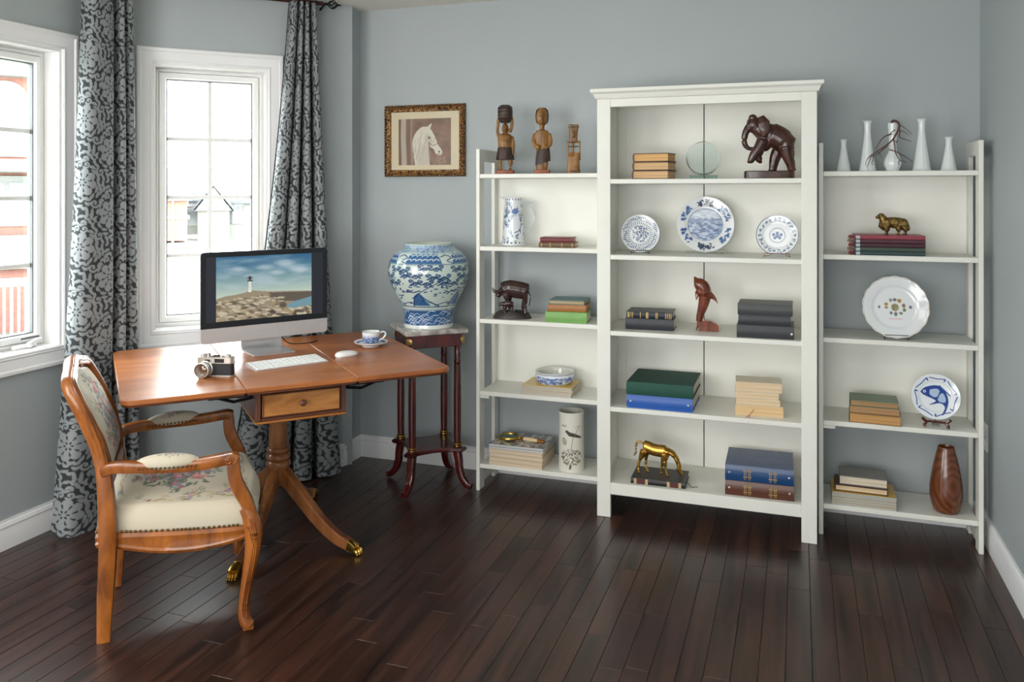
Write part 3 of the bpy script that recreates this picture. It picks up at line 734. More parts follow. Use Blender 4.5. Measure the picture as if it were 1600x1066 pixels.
# cushion: polar grid from the rim to the crown
so2 = seat_outline(-.003); cen = np.array([.225, 0.0]); G = []; Uv = []
for f_, z_ in ((1.0, .343), (1.012, .365), (1.0, .392), (.965, .412)): G.append(np.c_[cen + (so2 - cen) * f_, np.full(len(so2), z_)]); Uv.append(cen + (so2 - cen) * f_)
for f_ in np.linspace(.93, 0.01, 44): G.append(np.c_[cen + (so2 - cen) * f_, np.full(len(so2), .422 + .034 * (1 - f_ ** 2))]); Uv.append(cen + (so2 - cen) * f_)
def dense(A, k=4):
    A = np.array(A); n = A.shape[1]; t_ = np.arange(n * k) / k; i0 = t_.astype(int); f_ = (t_ - i0)[None, :, None]
    return A[:, i0] * (1 - f_) + A[:, (i0 + 1) % n] * f_
G = dense(G); Uv = dense(Uv)
scol = seat_c.at(np.clip(.5 + Uv[..., 1] / .60, .01, .99), np.clip(1 - (Uv[..., 0] + .03) / .54, .01, .99)); scol[:7] = np.array(CREAM) / 255.0
gridmesh('seat_cushion', G, tap_m, CH, True, scol)
nl = MB()
for i in range(len(so) - 1):
    m_ = max(1, int(np.linalg.norm(so[i + 1] - so[i]) / .012)); 
    for k in range(m_):
        p = so[i] + (so[i + 1] - so[i]) * k / m_; dd = (p - cen) / np.linalg.norm(p - cen); nl.ball((p[0] + dd[0] * .006, p[1] + dd[1] * .006, .349), .0048, 6, 4)
o_ = nl.build('nail_trim', M('antique_brass_nails', (110, 84, 44), 0.35, metal=0.9), CH); o_['kind'] = 'stuff'
# legs, posts
for sy in (-1, 1):
    zs = [0, .06, .15, .24, .32, .40, .48, .56, .62]
    pth = catmull([(bx_(z), sy * (.200 + .012 * sin(pi * z / .62)), z) for z in zs], 3); n_ = len(pth)
    MB().tube(pth, [(.021 + .006 * sin(pi * min(1, p[2] / .6)), .022 + .010 * math.exp(-((p[2] - .40) / .13) ** 2)) for p in pth], 12, up=(0, 1, 0), square=.6).build('leg', chair_w, CH)
    pth = catmull([(.437, sy * .283, .402), (.455, sy * .288, .36), (.462, sy * .290, .31), (.456, sy * .290, .24), (.440, sy * .289, .15), (.430, sy * .289, .075), (.436, sy * .291, .03), (.448, sy * .294, .012)], 4); n_ = len(pth)
    rr = [float(np.interp(p[2], [0.0, .02, .045, .08, .15, .24, .31, .36, .41], [.017, .021, .020, .0165, .019, .024, .029, .028, .022])) for p in pth]
    lg = MB().tube(pth, rr, 14, up=(0, 1, 0)).build('leg', chair_w, CH)
    MB().box(.428, sy * .294 - .012, 0, .462, sy * .294 + .012, .012, .003).build('foot_block', chair_w, lg)
    cv = MB()
    for k in (-1, 0, 1): cv.tube([(p[0] + .006 * k + .002, p[1] + sy * rr[i] * .96, p[2]) for i, p in enumerate(pth)][3:-6], .003, 6)
    for k in range(4): cv.tube([(.437 + .008 * k, sy * (.312 + .002 * k), .345 + .004 * k), (.45 + .006 * k, sy * .319, .325), (.452 + .005 * k, sy * .318, .30 - .006 * k)], .003, 6)
    cv.build('carving', chair_w, lg)
    # arm, its support and pad
    ap = catmull([(.004, sy * .212, .548), (.03, sy * .226, .562), (.08, sy * .246, .566), (.16, sy * .266, .564), (.26, sy * .281, .562), (.34, sy * .286, .567), (.392, sy * .286, .572), (.408, sy * .286, .566)], 4)
    ar = MB().tube(ap, [(.019 + .005 * (i / len(ap)), .0185) for i in range(len(ap))], 12, square=.5).build('arm', chair_w, CH)
    sc = MB(); sc.tube([(.383 + .013 * cos(a) * (1 - a / 14), sy * .309, .569 + .013 * sin(a) * (1 - a / 14)) for a in np.linspace(0, 9, 26)], .0028, 6); sc.build('scroll', chair_w, ar)
    sp = catmull([(.398, sy * .286, .568), (.399, sy * .286, .54), (.404, sy * .285, .50), (.420, sy * .284, .46), (.440, sy * .285, .42), (.452, sy * .287, .38)], 4)
    MB().tube(sp, [.019 + .004 * sin(pi * i / len(sp)) for i in range(len(sp))], 12, up=(0, 1, 0), square=.4).build('arm_support', chair_w, CH)
    pc = Canvas(120, 60, CREAM); flowers(pc, [(50, 26, 12), (78, 28, 11), (64, 32, 10)], 30 + sy, 1.3)
    u_ = np.linspace(0, 1, 46); v_ = np.linspace(0, 2 * pi, 40, endpoint=False); e_ = np.sin(pi * np.clip(u_, .02, .98)) ** .42
    cx_ = .105 + .185 * u_; cy_ = sy * np.interp(cx_, [p[0] for p in ap], [abs(p[1]) for p in ap])
    Gp = np.stack([np.repeat(cx_[:, None], 40, 1), cy_[:, None] + .031 * e_[:, None] * np.cos(v_), .577 + .027 * e_[:, None] * np.sin(v_)], -1)
    pd = gridmesh('arm_pad', Gp, tap_m, ar, True, pc.at(np.repeat(u_[:, None], 40, 1), np.repeat(((np.cos(v_) * sy + 1) / 2 * .8 + .1)[None], 46, 0)))
    nn = MB()
    for i in range(14): nn.ball((.112 + .013 * i, sy * np.interp(.112 + .013 * i, [p[0] for p in ap], [abs(p[1]) for p in ap]) - .031, .566), .004, 6, 4); nn.ball((.112 + .013 * i, sy * np.interp(.112 + .013 * i, [p[0] for p in ap], [abs(p[1]) for p in ap]) + .031, .566), .004, 6, 4)
    nn.build('pad_nails', MATS['antique_brass_nails'], ar)['kind'] = 'stuff'
# back frame: a closed carved loop leaning backwards, cushion inside
loop = [(y, .5 + (z - .5) * .915) for y, z in catmull([(.0, .500), (.10, .497), (.175, .508), (.200, .55), (.205, .64), (.207, .74), (.205, .80), (.185, .855), (.135, .875), (.07, .888), (0, .905), (-.07, .888), (-.135, .875), (-.185, .855), (-.205, .80), (-.207, .74), (-.205, .64), (-.200, .55), (-.175, .508), (-.10, .497), (0, .500)], 4)[:-1]]
P3 = [(bx_(z), y, z) for y, z in loop]
MB().tube(P3, .021, 14, up=(1, 0, .35), closed=True, flat=1.15).build('back_frame', chair_w, CH)
bd = MB(); 
for off, dx in ((.86, .016), (1.10, .012)): bd.tube([(bx_(z) + dx, y * off, .685 + (z - .685) * off) for y, z in loop], .0045, 8, up=(1, 0, .35), closed=True)
bd.build('back_beading', chair_w, CH)
cst = MB()
for k in range(-3, 4): cst.ball((bx_(.865) + .012, k * .020, .868 - .0025 * k * k), (.011, .013, .016), 10, 7)
for sy in (-1, 1): cst.tube([(bx_(.86) + .014, sy * (.075 + .030 * cos(a) * (1 - a / 12)), .859 + .016 * sin(a) * (1 - a / 12)) for a in np.linspace(0, 8, 24)], .005, 6)
cst.build('crest_carving', chair_w, CH)
Lp = np.array(loop); cb = np.array([0, .685]); Gb = []; Ub = []
for f_ in np.r_[np.linspace(.90, .02, 46)]:
    pp = cb + (Lp - cb) * f_; Gb.append(np.c_[[bx_(z) + .008 + .026 * (1 - (f_ / .9) ** 3) for z in pp[:, 1]], pp[:, 0], pp[:, 1]]); Ub.append(pp)
Gb = dense(Gb, 2); Ub = dense(Ub, 2)
gridmesh('back_cushion', Gb, tap_m, CH, True, back_c.at(.5 + Ub[..., 0] / .40, (.90 - Ub[..., 1]) / .40))
Gr = np.array([np.c_[[bx_(z) - .006 - .020 * (1 - (f_ / .9) ** 3) for z in (cb + (Lp - cb) * f_)[:, 1]], (cb + (Lp - cb) * f_)] for f_ in np.linspace(.9, .02, 12)])
gridmesh('back_lining', Gr, M('cream_lining', (226, 208, 188), 0.8, var=0.03), CH, True)

# ------------------------------------------------------------------ computer and the other desk things
alu = M('brushed_aluminium', (214, 214, 216), 0.28, metal=0.55, var=0.02, scale=40)
def lighthouse():
    c = Canvas(320, 206, (150, 180, 186)); g = np.random.RandomState(4)
    y = np.linspace(0, 1, 206)[:, None, None]; top = np.array([44, 94, 128]) / 255; low = np.array([188, 202, 186]) / 255
    c.a[:] = top * (1 - np.clip(y / .62, 0, 1)) + low * np.clip(y / .62, 0, 1)
    for i in range(70):
        x_, y_ = g.uniform(0, 320), g.uniform(6, 104); c.ell(x_, y_, g.uniform(14, 46), g.uniform(3, 9), (186, 202, 208), g.uniform(-.2, .2), .20, soft=6)
    for i in range(22): c.ell(g.uniform(0, 320), g.uniform(0, 40), g.uniform(20, 50), g.uniform(4, 9), (62, 104, 136), 0, .22, soft=8)
    for x_, y_, r in ((160, 40, 26), (225, 28, 30), (270, 52, 30), (70, 40, 22), (200, 60, 24)): c.ell(x_, y_, r, r * .3, (214, 220, 222), 0, .45, soft=8)
    c.poly([(0, 206), (0, 134), (30, 126), (60, 124), (96, 118), (108, 112), (140, 116), (170, 120), (214, 122), (260, 124), (320, 128), (320, 206)], (150, 136, 112))
    c.poly([(230, 170), (260, 158), (320, 146), (320, 176), (250, 182)], (110, 146, 158))
    c.poly([(170, 124), (320, 130), (320, 146), (262, 158), (200, 154)], (96, 86, 76))
    for i in range(330):
        x_ = g.uniform(0, 320); y0 = 130 + 10 * abs(x_ - 120) / 120; y_ = g.uniform(y0, 206)
        if x_ > 225 and y_ < 182: continue
        s_ = .5 + (y_ - 120) / 80; col = [(196, 182, 152), (160, 142, 114), (104, 92, 76), (72, 64, 58), (204, 194, 172)][g.randint(5)]
        c.ell(x_, y_, 13 * s_ * g.uniform(.5, 1), 4.2 * s_ * g.uniform(.5, 1), col, g.uniform(-.1, .5), .8)
    for i in range(14): c.line([(g.uniform(0, 200), g.uniform(150, 204)), (g.uniform(0, 200), g.uniform(150, 204))], 1.3, (86, 74, 62), .5)
    c.poly([(104, 118), (114, 118), (112.5, 82), (105.5, 82)], (232, 230, 220)); c.line([(101, 82), (117, 82)], 3, (60, 56, 56)); c.poly([(105, 81), (113, 81), (113, 73), (105, 73)], (72, 60, 58)); c.line([(100, 72), (118, 72)], 2.6, (58, 50, 50)); c.poly([(103, 71), (115, 71), (109, 64)], (66, 52, 52))
    for yy in (92, 101, 109): c.ell(109, yy, 1.3, 1.6, (110, 100, 96))
    return c
C_ = thing('computer', 'silver all-in-one computer showing a lighthouse picture on the desk', 'computer', (-2.236, 3.085, ZT), rad(55.7))
xc, x0, x1 = .019, -.266, .304
def face(name, y, xa, xb, za, zb, r, mat, th=.004, flags=(1, 1, 1, 1)):
    o_ = rounded(xa, za, xb, zb, r, flags) if r else [(xa, za), (xb, za), (xb, zb), (xa, zb)]
    return MB().prism(o_, 0, th).xf(Matrix.Translation((0, y + th, 0)) @ Matrix.Rotation(pi / 2, 4, 'X')).build(name, mat, C_)
bk = MB(); ol = rounded(x0, .060, x1, .450, .016, (1, 1, 1, 1)); oc = np.array([xc, .25]); 
bk.rings([[(oc[0] + (p[0] - oc[0]) * f_, yy, oc[1] + (p[1] - oc[1]) * f_) for p in ol] for f_, yy in ((1, .0045), (1, .012), (.93, .022), (.75, .034), (.4, .043), (.05, .046))])
bk.build('housing', alu, C_)
face('chin', 0, x0, x1, .060, .1235, .016, alu, flags=(1, 1, 0, 0))
gl = face('screen_glass', 0, x0, x1, .124, .450, .016, M('black_glass', (30, 32, 36), 0.08, spec=0.5), flags=(0, 0, 1, 1))
sb = MB().box(x0 + .022, -.0006, .148, x1 - .022, 0, .428).build('display_bars', M('display_grey', (46, 49, 58), 0.15, emis=0), gl, smooth=False)
nx, nz = 240, 156; u_, v_ = np.meshgrid(np.linspace(0, 1, nx), np.linspace(0, 1, nz))
gridmesh('display_picture', np.stack([-.203 + u_ * .430, np.full_like(u_, -.0012), .427 - v_ * .276], -1), print_mat('lit_screen', 0.2, emis=0.5), gl, False, lighthouse().at(u_ * .99 + .005, v_ * .99 + .005))
st = MB(); sp = catmull([(0, .046, .20), (0, .062, .12), (0, .068, .05), (0, .062, .014), (0, .03, .005), (0, -.04, .005), (0, -.095, .004)], 5)
st.rings([[(xc - .092, p[1], p[2] - .003), (xc + .092, p[1], p[2] - .003), (xc + .092, p[1], p[2] + .004), (xc - .092, p[1], p[2] + .004)] for p in sp]); st.build('stand', alu, C_, ang=50)
cb_ = MB().tube(catmull([(.10, .06, .07), (.13, .09, .03), (.17, .10, .004), (.24, .07, .004), (.30, .10, .004)], 6), .0025, 8).build('power_cable', M('black_cable', (24, 24, 26), 0.5), C_)

K = thing('keyboard', 'slim white and aluminium keyboard in front of the computer', 'keyboard', (-1.986, 2.905, ZT), rad(57))
kb = MB(); kb.rings([[(-.152, y, z) for y, z in ((-.062, 0), (.062, 0), (.062, .014), (-.062, .004))], [(.152, y, z) for y, z in ((-.062, 0), (.062, 0), (.062, .014), (-.062, .004))]]); kb.build('base', alu, K)
ky = MB(); rows = [(14, 0.6)] + [(14, 1)] * 4 + [(11, 1)]
yy = .054
for ri, (n_, hh) in enumerate(rows):
    w_ = .296 / n_; h_ = .0205 * hh; xk = -.148; lst = [w_] * n_
    if ri == 5: lst = [.02] * 4 + [.116] + [.025] * 4
    for w__ in lst:
        ya, yb = yy - h_ + .0018, yy; zf = lambda y_: .004 + (y_ + .062) / .124 * .010
        ky.rings([[(xk + .001, ya, zf(ya)), (xk + w__ - .001, ya, zf(ya)), (xk + w__ - .001, yb, zf(yb)), (xk + .001, yb, zf(yb))], [(xk + .0018, ya + .0008, zf(ya) + .0022), (xk + w__ - .0018, ya + .0008, zf(ya) + .0022), (xk + w__ - .0018, yb - .0008, zf(yb) + .0022), (xk + .0018, yb - .0008, zf(yb) + .0022)]], cap0=False)
        xk += w__
    yy -= h_
ky.build('keys', M('white_plastic', (240, 240, 238), 0.35), K, ang=30)['kind'] = 'stuff'
mo = thing('computer_mouse', 'small white computer mouse beside the keyboard', 'mouse', (-1.843, 3.133, ZT), rad(62 - 90))
mg = []
for i in range(9):
    a = i / 8 * pi / 2; mg.append([(.030 * cos(a) ** .55 * cos(b), .055 * cos(a) ** .55 * sin(b), .004 + .017 * sin(a) * (1 - .25 * (sin(b) * cos(a)) )) for b in np.linspace(0, 2 * pi, 33)[:-1]])
MB().rings(mg).build('shell', MATS['white_plastic'], mo, ang=60)
MB().rings([[(.029 * cos(b), .053 * sin(b), z) for b in np.linspace(0, 2 * pi, 25)[:-1]] for z in (0, .0045)]).build('base', alu, mo)

# vintage camera
V_ = thing('film_camera', 'vintage silver and black film camera on the desk', 'camera', (-2.118, 2.630, ZT), rad(14))
chrome = M('satin_chrome', (206, 202, 194), 0.3, metal=0.75, var=0.03); leath = M('black_leatherette', (40, 42, 46), 0.6, bump=0.3, bscale=500)
MB().prism(rounded(-.070, -.017, .070, .017, .012, (1, 1, 1, 1)), .004, .050, .001).build('body', leath, V_)
MB().prism(rounded(-.071, -.018, .071, .018, .012, (1, 1, 1, 1)), .0, .005, .0015).build('base_plate', chrome, V_)
tp = MB().prism(rounded(-.071, -.019, .071, .018, .012, (1, 1, 1, 1)), .049, .074, .002).build('top_plate', chrome, V_)
MB().box(.002, -.0205, .0535, .040, -.0185, .0685, .001).build('rangefinder_window', M('dark_optics', (44, 44, 48), 0.1), tp)
w_ = MB().box(-.040, -.0205, .054, -.010, -.0185, .069, .001).build('viewfinder_frame', chrome, tp); MB().box(-.036, -.0212, .057, -.014, -.0205, .066).build('viewfinder', MATS['dark_optics'], w_)
for xx, rr_, hh in ((-.050, .012, .010), (-.030, .008, .013), (.048, .011, .008), (.022, .005, .005)):
    MB().lathe([(rr_, .0735), (rr_, .074 + hh - .001), (rr_ - .001, .074 + hh), (.0005, .074 + hh)], 20, c=(xx, 0, 0)).build('dial', chrome, tp)
MB().box(-.012, -.008, .074, .012, .008, .078, .001).build('hot_shoe', MATS['dark_optics'], tp)
rx90 = Matrix.Translation((-.032, -.017, .031)) @ Matrix.Rotation(pi / 2, 4, 'X')
ln = MB().lathe([(.030, 0), (.030, .010), (.027, .011), (.027, .018), (.029, .019), (.029, .027), (.0275, .028), (.0275, .036), (.0285, .037), (.0285, .042), (.0262, .0425), (.0255, .034), (.019, .026), (.018, .024)], 40, caps=False).xf(rx90).build('lens_barrel', chrome, V_)
MB().lathe([(.0185, .0245), (.012, .0285), (.0001, .030)], 28, caps=False).xf(rx90).build('lens_glass', M('coated_lens', (92, 62, 34), 0.05, spec=0.8, coat=1), ln)
MB().lathe([(.0290, .0195), (.0293, .020), (.0293, .026), (.0290, .0265)], 40, caps=False).xf(rx90).build('focus_ring', MATS['dark_optics'], ln)
for sx in (-1, 1): MB().tube([(sx * .071, 0, .060), (sx * .077, -.004, .056), (sx * .076, -.006, .046), (sx * .072, -.004, .050)], .0018, 6).build('strap_lug', chrome, V_)

# cup and saucer
BLUE, PORC = (58, 84, 136), (238, 240, 240)
porc_m = print_mat('glazed_porcelain', 0.14, coat=0.5)
def scatter(c, n, col, seed, y0, y1, s=1.0, kinds=(0, 1, 2)):
    g = random.Random(seed)
    for i in range(n):
        x_, y_ = g.uniform(0, c.w), g.uniform(y0, y1); k = g.choice(kinds); cc = tuple(min(255, v + g.uniform(-14, 40)) for v in col)
        if k == 0:
            for j in range(5): a = j * 1.257 + i; c.ell(x_ + 4 * s * cos(a), y_ + 4 * s * sin(a), 2.6 * s, 2 * s, cc, a, wrap=False)
        elif k == 1: c.spiral(x_, y_, 7 * s, g.uniform(0, 6), g.choice((-1, 1)) * 1.1, 2.0 * s, cc)
        else:
            a = g.uniform(0, 6); c.ell(x_, y_, 8 * s, 2.2 * s, cc, a)
SC = (-1.857, 3.374)
sc_c = Canvas(200, 200, PORC)
for i in range(44):
    a = i / 44 * 2 * pi; sc_c.ell(100 + 78 * cos(a), 100 + 78 * sin(a), 9, 6, (74, 96, 146) if i % 3 else (120, 140, 178), a + .6)
def dish(name, R, prof, cv, loc, rot, parent, nr=56, na=144, wav=0.0, nw=12, thick=.004):
    """round plate: prof gives height over r/R; the print is laid flat over it; back closed"""
    r = np.r_[np.linspace(0.004, 1, nr)]; h = np.interp(r, *zip(*prof)); a = np.linspace(0, 2 * pi, na, endpoint=False)
    wv = 1 + wav * np.abs(np.sin(nw / 2 * a))[None] * (r[:, None] > .9)
    X = r[:, None] * np.cos(a) * wv; Y = r[:, None] * np.sin(a) * wv
    top_ = np.stack([X * R, Y * R, np.repeat((h * R)[:, None], na, 1)], -1)
    C1 = cv.at(np.clip(.5 + X * .495, 0, .999), np.clip(.5 - Y * .495, 0, .999))
    k = [nr - 1, int(nr * .8), int(nr * .5), 0]; bot = top_[k].copy(); bot[:, :, 2] -= thick; bot[0, :, 2] += thick * .4
    C2 = np.zeros((4, na, 3)); C2[:] = np.array(PORC) / 255
    return gridmesh(name, np.concatenate([top_, bot]), porc_m, parent, True, np.concatenate([C1, C2]), loc, rot=rot)
t = thing('saucer', 'blue and white saucer on the desk', 'saucer', (*SC, ZT)); dish('dish', .078, [(0, .09), (.5, .09), (.55, .11), (1, .27)], sc_c, (0, 0, 0), None, t)
MB().lathe([(.040, 0), (.040, .004), (.034, .004), (.034, 0)], 32, caps=False).build('foot_ring', M('porcelain_white', PORC, 0.15, coat=0.4), t)
cup_c = Canvas(300, 90, PORC)
cup_c.poly([(0, 32), (300, 32), (300, 80), (0, 80)], (172, 184, 208)); scatter(cup_c, 260, (56, 76, 128), 2, 34, 79, .8)
for x_ in range(0, 300, 14): cup_c.ell(x_, 26, 4, 3, (110, 130, 175))
cup_c.line([(0, 80), (300, 80)], 3, (56, 70, 118)); cup_c.line([(0, 3), (300, 3)], 2, (120, 140, 180))
t = thing('teacup', 'blue and white teacup standing in the saucer', 'cup', (*SC, ZT + .0082), rad(26))
pot('bowl', [(.0, 0.001), (.026, 0.0), (.028, .004), (.034, .010), (.0385, .020), (.0395, .040), (.0415, .058)], cup_c, porc_m, t, 120, 60, inner=dict(prof=[(.0405, .058), (.038, .04), (.036, .02), (.02, .008), (.0005, .007)], col=PORC))
MB().tube(catmull([(.040, 0, .050), (.055, 0, .056), (.066, 0, .048), (.062, 0, .034), (.048, 0, .022), (.038, 0, .018)], 5), (.0035), 8, up=(0, 1, 0)).build('handle', MATS['porcelain_white'], t)

# ------------------------------------------------------------------ plant stand with the big jar
mahog = wood('red_mahogany', (52, 12, 12), (94, 26, 22), 0.22, (14, 14, 4), coat=0.5, bump=0.03)
PSX, PSY = -1.736, 3.74
P_ = thing('plant_stand', 'tall red mahogany plant stand with marble top and brass rings', 'plant stand', (PSX, PSY, 0), rad(-4.5))
def diamond(r, c=0.0): return [(0, -r), (r, 0), (0, r), (-r, 0)]
def diam_r(r, cut):      # square standing on its corner, corners clipped
    o_ = []
    for a in (-pi / 2, 0, pi / 2, pi):
        for d in (-1, 1): o_.append((r * cos(a) + cut * d * cos(a + pi / 2) - cut * cos(a), r * sin(a) + cut * d * sin(a + pi / 2) - cut * sin(a)))
    return o_
def marble():
    m, nt, b = new_mat('grey_marble')
    tc = nt.nodes.new('ShaderNodeTexCoord'); n = nt.nodes.new('ShaderNodeTexNoise'); n.inputs['Scale'].default_value = 14; n.inputs['Detail'].default_value = 8; n.inputs['Distortion'].default_value = 1.6
    r = nt.nodes.new('ShaderNodeValToRGB'); r.color_ramp.elements[0].color = lin((122, 114, 106)); r.color_ramp.elements[1].color = lin((196, 190, 182)); r.color_ramp.elements[0].position = .32; r.color_ramp.elements[1].position = .62
    nt.links.new(tc.outputs['Object'], n.inputs['Vector']); nt.links.new(n.outputs['Fac'], r.inputs['Fac']); nt.links.new(r.outputs['Color'], b.inputs['Base Color']); b.inputs['Roughness'].default_value = .15
    return m
MB().prism(diam_r(.222, .003), .762, .785, .005).build('marble_top', marble(), P_)
MB().prism(diam_r(.198, .010), .700, .7615, .003).build('apron', mahog, P_)
for k in range(4):
    a = -pi / 2 + k * pi / 2; cx, cy = .160 * cos(a), .160 * sin(a)
    cl = MB().lathe([(.020, .205), (.020, .216), (.0165, .220), (.018, .30), (.0185, .42), (.0165, .60), (.016, .615), (.0175, .618), (.0175, .624), (.016, .627), (.016, .70)], 20, c=(cx, cy, 0)).build('column', mahog, P_)
    for z in (.207, .218): MB().lathe([(.0185, z), (.0228, z + .002), (.0228, z + .006), (.0185, z + .008)], 20, c=(cx, cy, 0), caps=False).build('brass_ring', brass_m, cl)
    rs = MB().lathe([(.017, 0), (.017, .004), (.012, .007), (.011, .004), (.006, .005), (.005, .008), (.0005, .009)], 20).xf(Matrix.Translation((.187 * cos(a), .187 * sin(a), .732)) @ Matrix.Rotation(a, 4, 'Z') @ Matrix.Rotation(pi / 2, 4, 'Y')); rs.build('rosette', M('aged_gold', (196, 164, 104), 0.3, metal=0.8), P_)
    pt = catmull([(.160, 0, .182), (.168, 0, .14), (.172, 0, .10), (.188, 0, .055), (.214, 0, .026), (.236, 0, .018)], 4)
    MB().tube(pt, [(.019 - .005 * i / len(pt), .021 - .006 * i / len(pt)) for i in range(len(pt))], 12, up=(0, 1, 0), square=.3).xf(Matrix.Rotation(a, 4, 'Z')).build('leg', mahog, P_)
ls = []
for k in range(4):
    a0 = -pi / 2 + k * pi / 2; A = np.array([.200 * cos(a0), .200 * sin(a0)]); B_ = np.array([.200 * cos(a0 + pi / 2), .200 * sin(a0 + pi / 2)]); tA = np.array([-sin(a0), cos(a0)])
    ls += [tuple(A - tA * .022), tuple(A + tA * .022)]
    for s_ in np.linspace(.18, .82, 9): pm = A + (B_ - A) * s_; ls.append(tuple(pm * (1 - .20 * sin(pi * s_))))
MB().prism(ls, .183, .204, .006).build('lower_shelf', mahog, P_)
jar_c = Canvas(900, 420, (196, 212, 206)); jb = (28, 66, 112)
g_ = random.Random(5)
jar_c.line([(0, 24), (900, 24)], 30, (170, 192, 206)); scatter(jar_c, 320, (96, 128, 172), 8, 10, 44, .9, (1, 2))
jar_c.line([(0, 66), (900, 66)], 46, (206, 220, 216))
for i in range(5):
    xa = i * 180 + 10; jar_c.poly([(xa, 46), (xa + 118, 46), (xa + 128, 92), (xa - 8, 92)], (54, 104, 152))
    for k in range(12): jar_c.spiral(xa + 8 + (k % 6) * 21, 58 + (k // 6) * 20, 12, 3.4, .55, [1, 5] + [4] * 17, (214, 226, 232)); jar_c.spiral(xa + 8 + (k % 6) * 21, 64 + (k // 6) * 20, 9, 3.4, .5, 2, (24, 62, 130))
    jar_c.line(catmull([(xa + 128, 60), (xa + 150, 52), (xa + 172, 64), (xa + 150, 78), (xa + 176, 92)], 5), 4, jb)
jar_c.line([(0, 95), (900, 95)], 2.5, jb)
for i in range(24):
    xa = i * 37.5 + g_.uniform(-8, 8); ya = 118 + 36 * (i % 3) + g_.uniform(-6, 6)
    pts = catmull([(xa - 34, ya + 8), (xa - 14, ya - 6), (xa + 6, ya + 6), (xa + 26, ya - 4), (xa + 42, ya + 10)], 5); jar_c.line(pts, 6, jb)
    for k in range(5): jar_c.spiral(xa - 32 + 18 * k, ya - 10 + 14 * (k % 2), 10, k * 2, 1.2 * (1 if k % 2 else -1), 5, jb)
for i in range(5):
    xa = i * 180 + 60
    jar_c.poly([(xa - 46, 300), (xa - 30, 252), (xa - 12, 236), (xa + 6, 262), (xa + 40, 300)], (58, 104, 150)); jar_c.line([(xa - 46, 300), (xa - 30, 252), (xa - 12, 236), (xa + 10, 262), (xa + 34, 280), (xa + 80, 302)], 5, (22, 52, 112))
    jar_c.line(catmull([(xa - 12, 238), (xa + 22, 212), (xa + 60, 184), (xa + 78, 160)], 5), 3.5, jb)
    jar_c.line(catmull([(xa - 60, 222), (xa - 36, 232), (xa - 14, 226)], 4), 5, jb); jar_c.line(catmull([(xa + 96, 224), (xa + 116, 232), (xa + 146, 222)], 4), 5, jb); jar_c.line(catmull([(xa + 60, 300), (xa + 90, 290), (xa + 128, 284), (xa + 140, 300)], 4), 4, jb)
    for k in range(34): jar_c.ell(xa + g_.uniform(-50, 130), g_.uniform(190, 292), g_.uniform(3, 9), 3.2, jb, g_.uniform(-.5, .5), .85)
jar_c.line([(0, 306), (900, 306)], 4, jb); jar_c.line([(0, 322), (900, 322)], 3, (80, 116, 168))
jar_c.poly([(0, 326), (900, 326), (900, 400), (0, 400)], (44, 92, 142))
for i in range(150):
    xa, ya = g_.uniform(0, 900), g_.uniform(330, 396); jar_c.line(catmull([(xa - 20, ya + 8), (xa, ya - 7), (xa + 20, ya - 2)], 4), 3.2, (206, 220, 230), .9); jar_c.line(catmull([(xa - 20, ya + 12), (xa, ya - 2), (xa + 18, ya + 3)], 4), 2, (22, 58, 122))
jar_c.line([(0, 412), (900, 412)], 22, (222, 226, 220))
t = thing('ginger_jar', 'large blue and white porcelain jar on the plant stand', 'jar', (PSX, PSY, .785), rad(25))
pot('vessel', [(0.001, .0), (.112, 0), (.122, .004), (.121, .022), (.122, .06), (.133, .10), (.165, .165), (.192, .225), (.201, .275), (.192, .325), (.165, .362), (.130, .385), (.119, .394), (.121, .405), (.124, .410)], jar_c, print_mat('celadon_glaze', 0.12, coat=0.6), t, 420, 230, inner=dict(prof=[(.116, .411), (.110, .40), (.112, .385), (.15, .36), (.175, .28)], col=(206, 214, 200)))

# ------------------------------------------------------------------ framed horse picture on the back wall
t = thing('framed_picture', 'framed picture of a white horse on the back wall', 'picture', (-1.885, YB - .002, 1.722), rot=(0, 0, 0))
hw, hh = .2345, .1915
def gilt():
    m, nt, b = new_mat('carved_gilt_frame')
    tc = nt.nodes.new('ShaderNodeTexCoord'); v = nt.nodes.new('ShaderNodeTexVoronoi'); v.inputs['Scale'].default_value = 95
    r = nt.nodes.new('ShaderNodeValToRGB'); r.color_ramp.elements[0].color = lin((176, 126, 66)); r.color_ramp.elements[1].color = lin((62, 38, 20)); r.color_ramp.elements[0].position = .15; r.color_ramp.elements[1].position = .75
    bp_ = nt.nodes.new('ShaderNodeBump'); bp_.inputs['Strength'].default_value = .9; bp_.inputs['Distance'].default_value = .004; bp_.invert = True
    nt.links.new(tc.outputs['Object'], v.inputs['Vector']); nt.links.new(v.outputs['Distance'], r.inputs['Fac']); nt.links.new(r.outputs['Color'], b.inputs['Base Color']); nt.links.new(v.outputs['Distance'], bp_.inputs['Height']); nt.links.new(bp_.outputs['Normal'], b.inputs['Normal'])
    b.inputs['Roughness'].default_value = .38; b.inputs['Metallic'].default_value = .35
    return m
fm = MB(); pr = [(0, 0), (0, .014), (.004, .022), (.010, .024), (.014, .018), (.026, .012), (.034, .012), (.0365, .007), (.0365, 0)]
fm.rings([[(-hw + d, -y, -hh + d), (hw - d, -y, -hh + d), (hw - d, -y, hh - d), (-hw + d, -y, hh - d)] for d, y in pr], True, False, False); fo = fm.build('frame', gilt(), t, ang=20)
bd = MB()
for k in range(30):
    for sz in (-1, 1): bd.ball((-hw + .008 + k * (2 * hw - .016) / 29, -.022, sz * (hh - .006)), (.0062, .005, .0048), 8, 5)
for k in range(1, 24):
    for sx in (-1, 1): bd.ball((sx * (hw - .006), -.022, -hh + .008 + k * (2 * hh - .016) / 24), (.0048, .005, .0062), 8, 5)
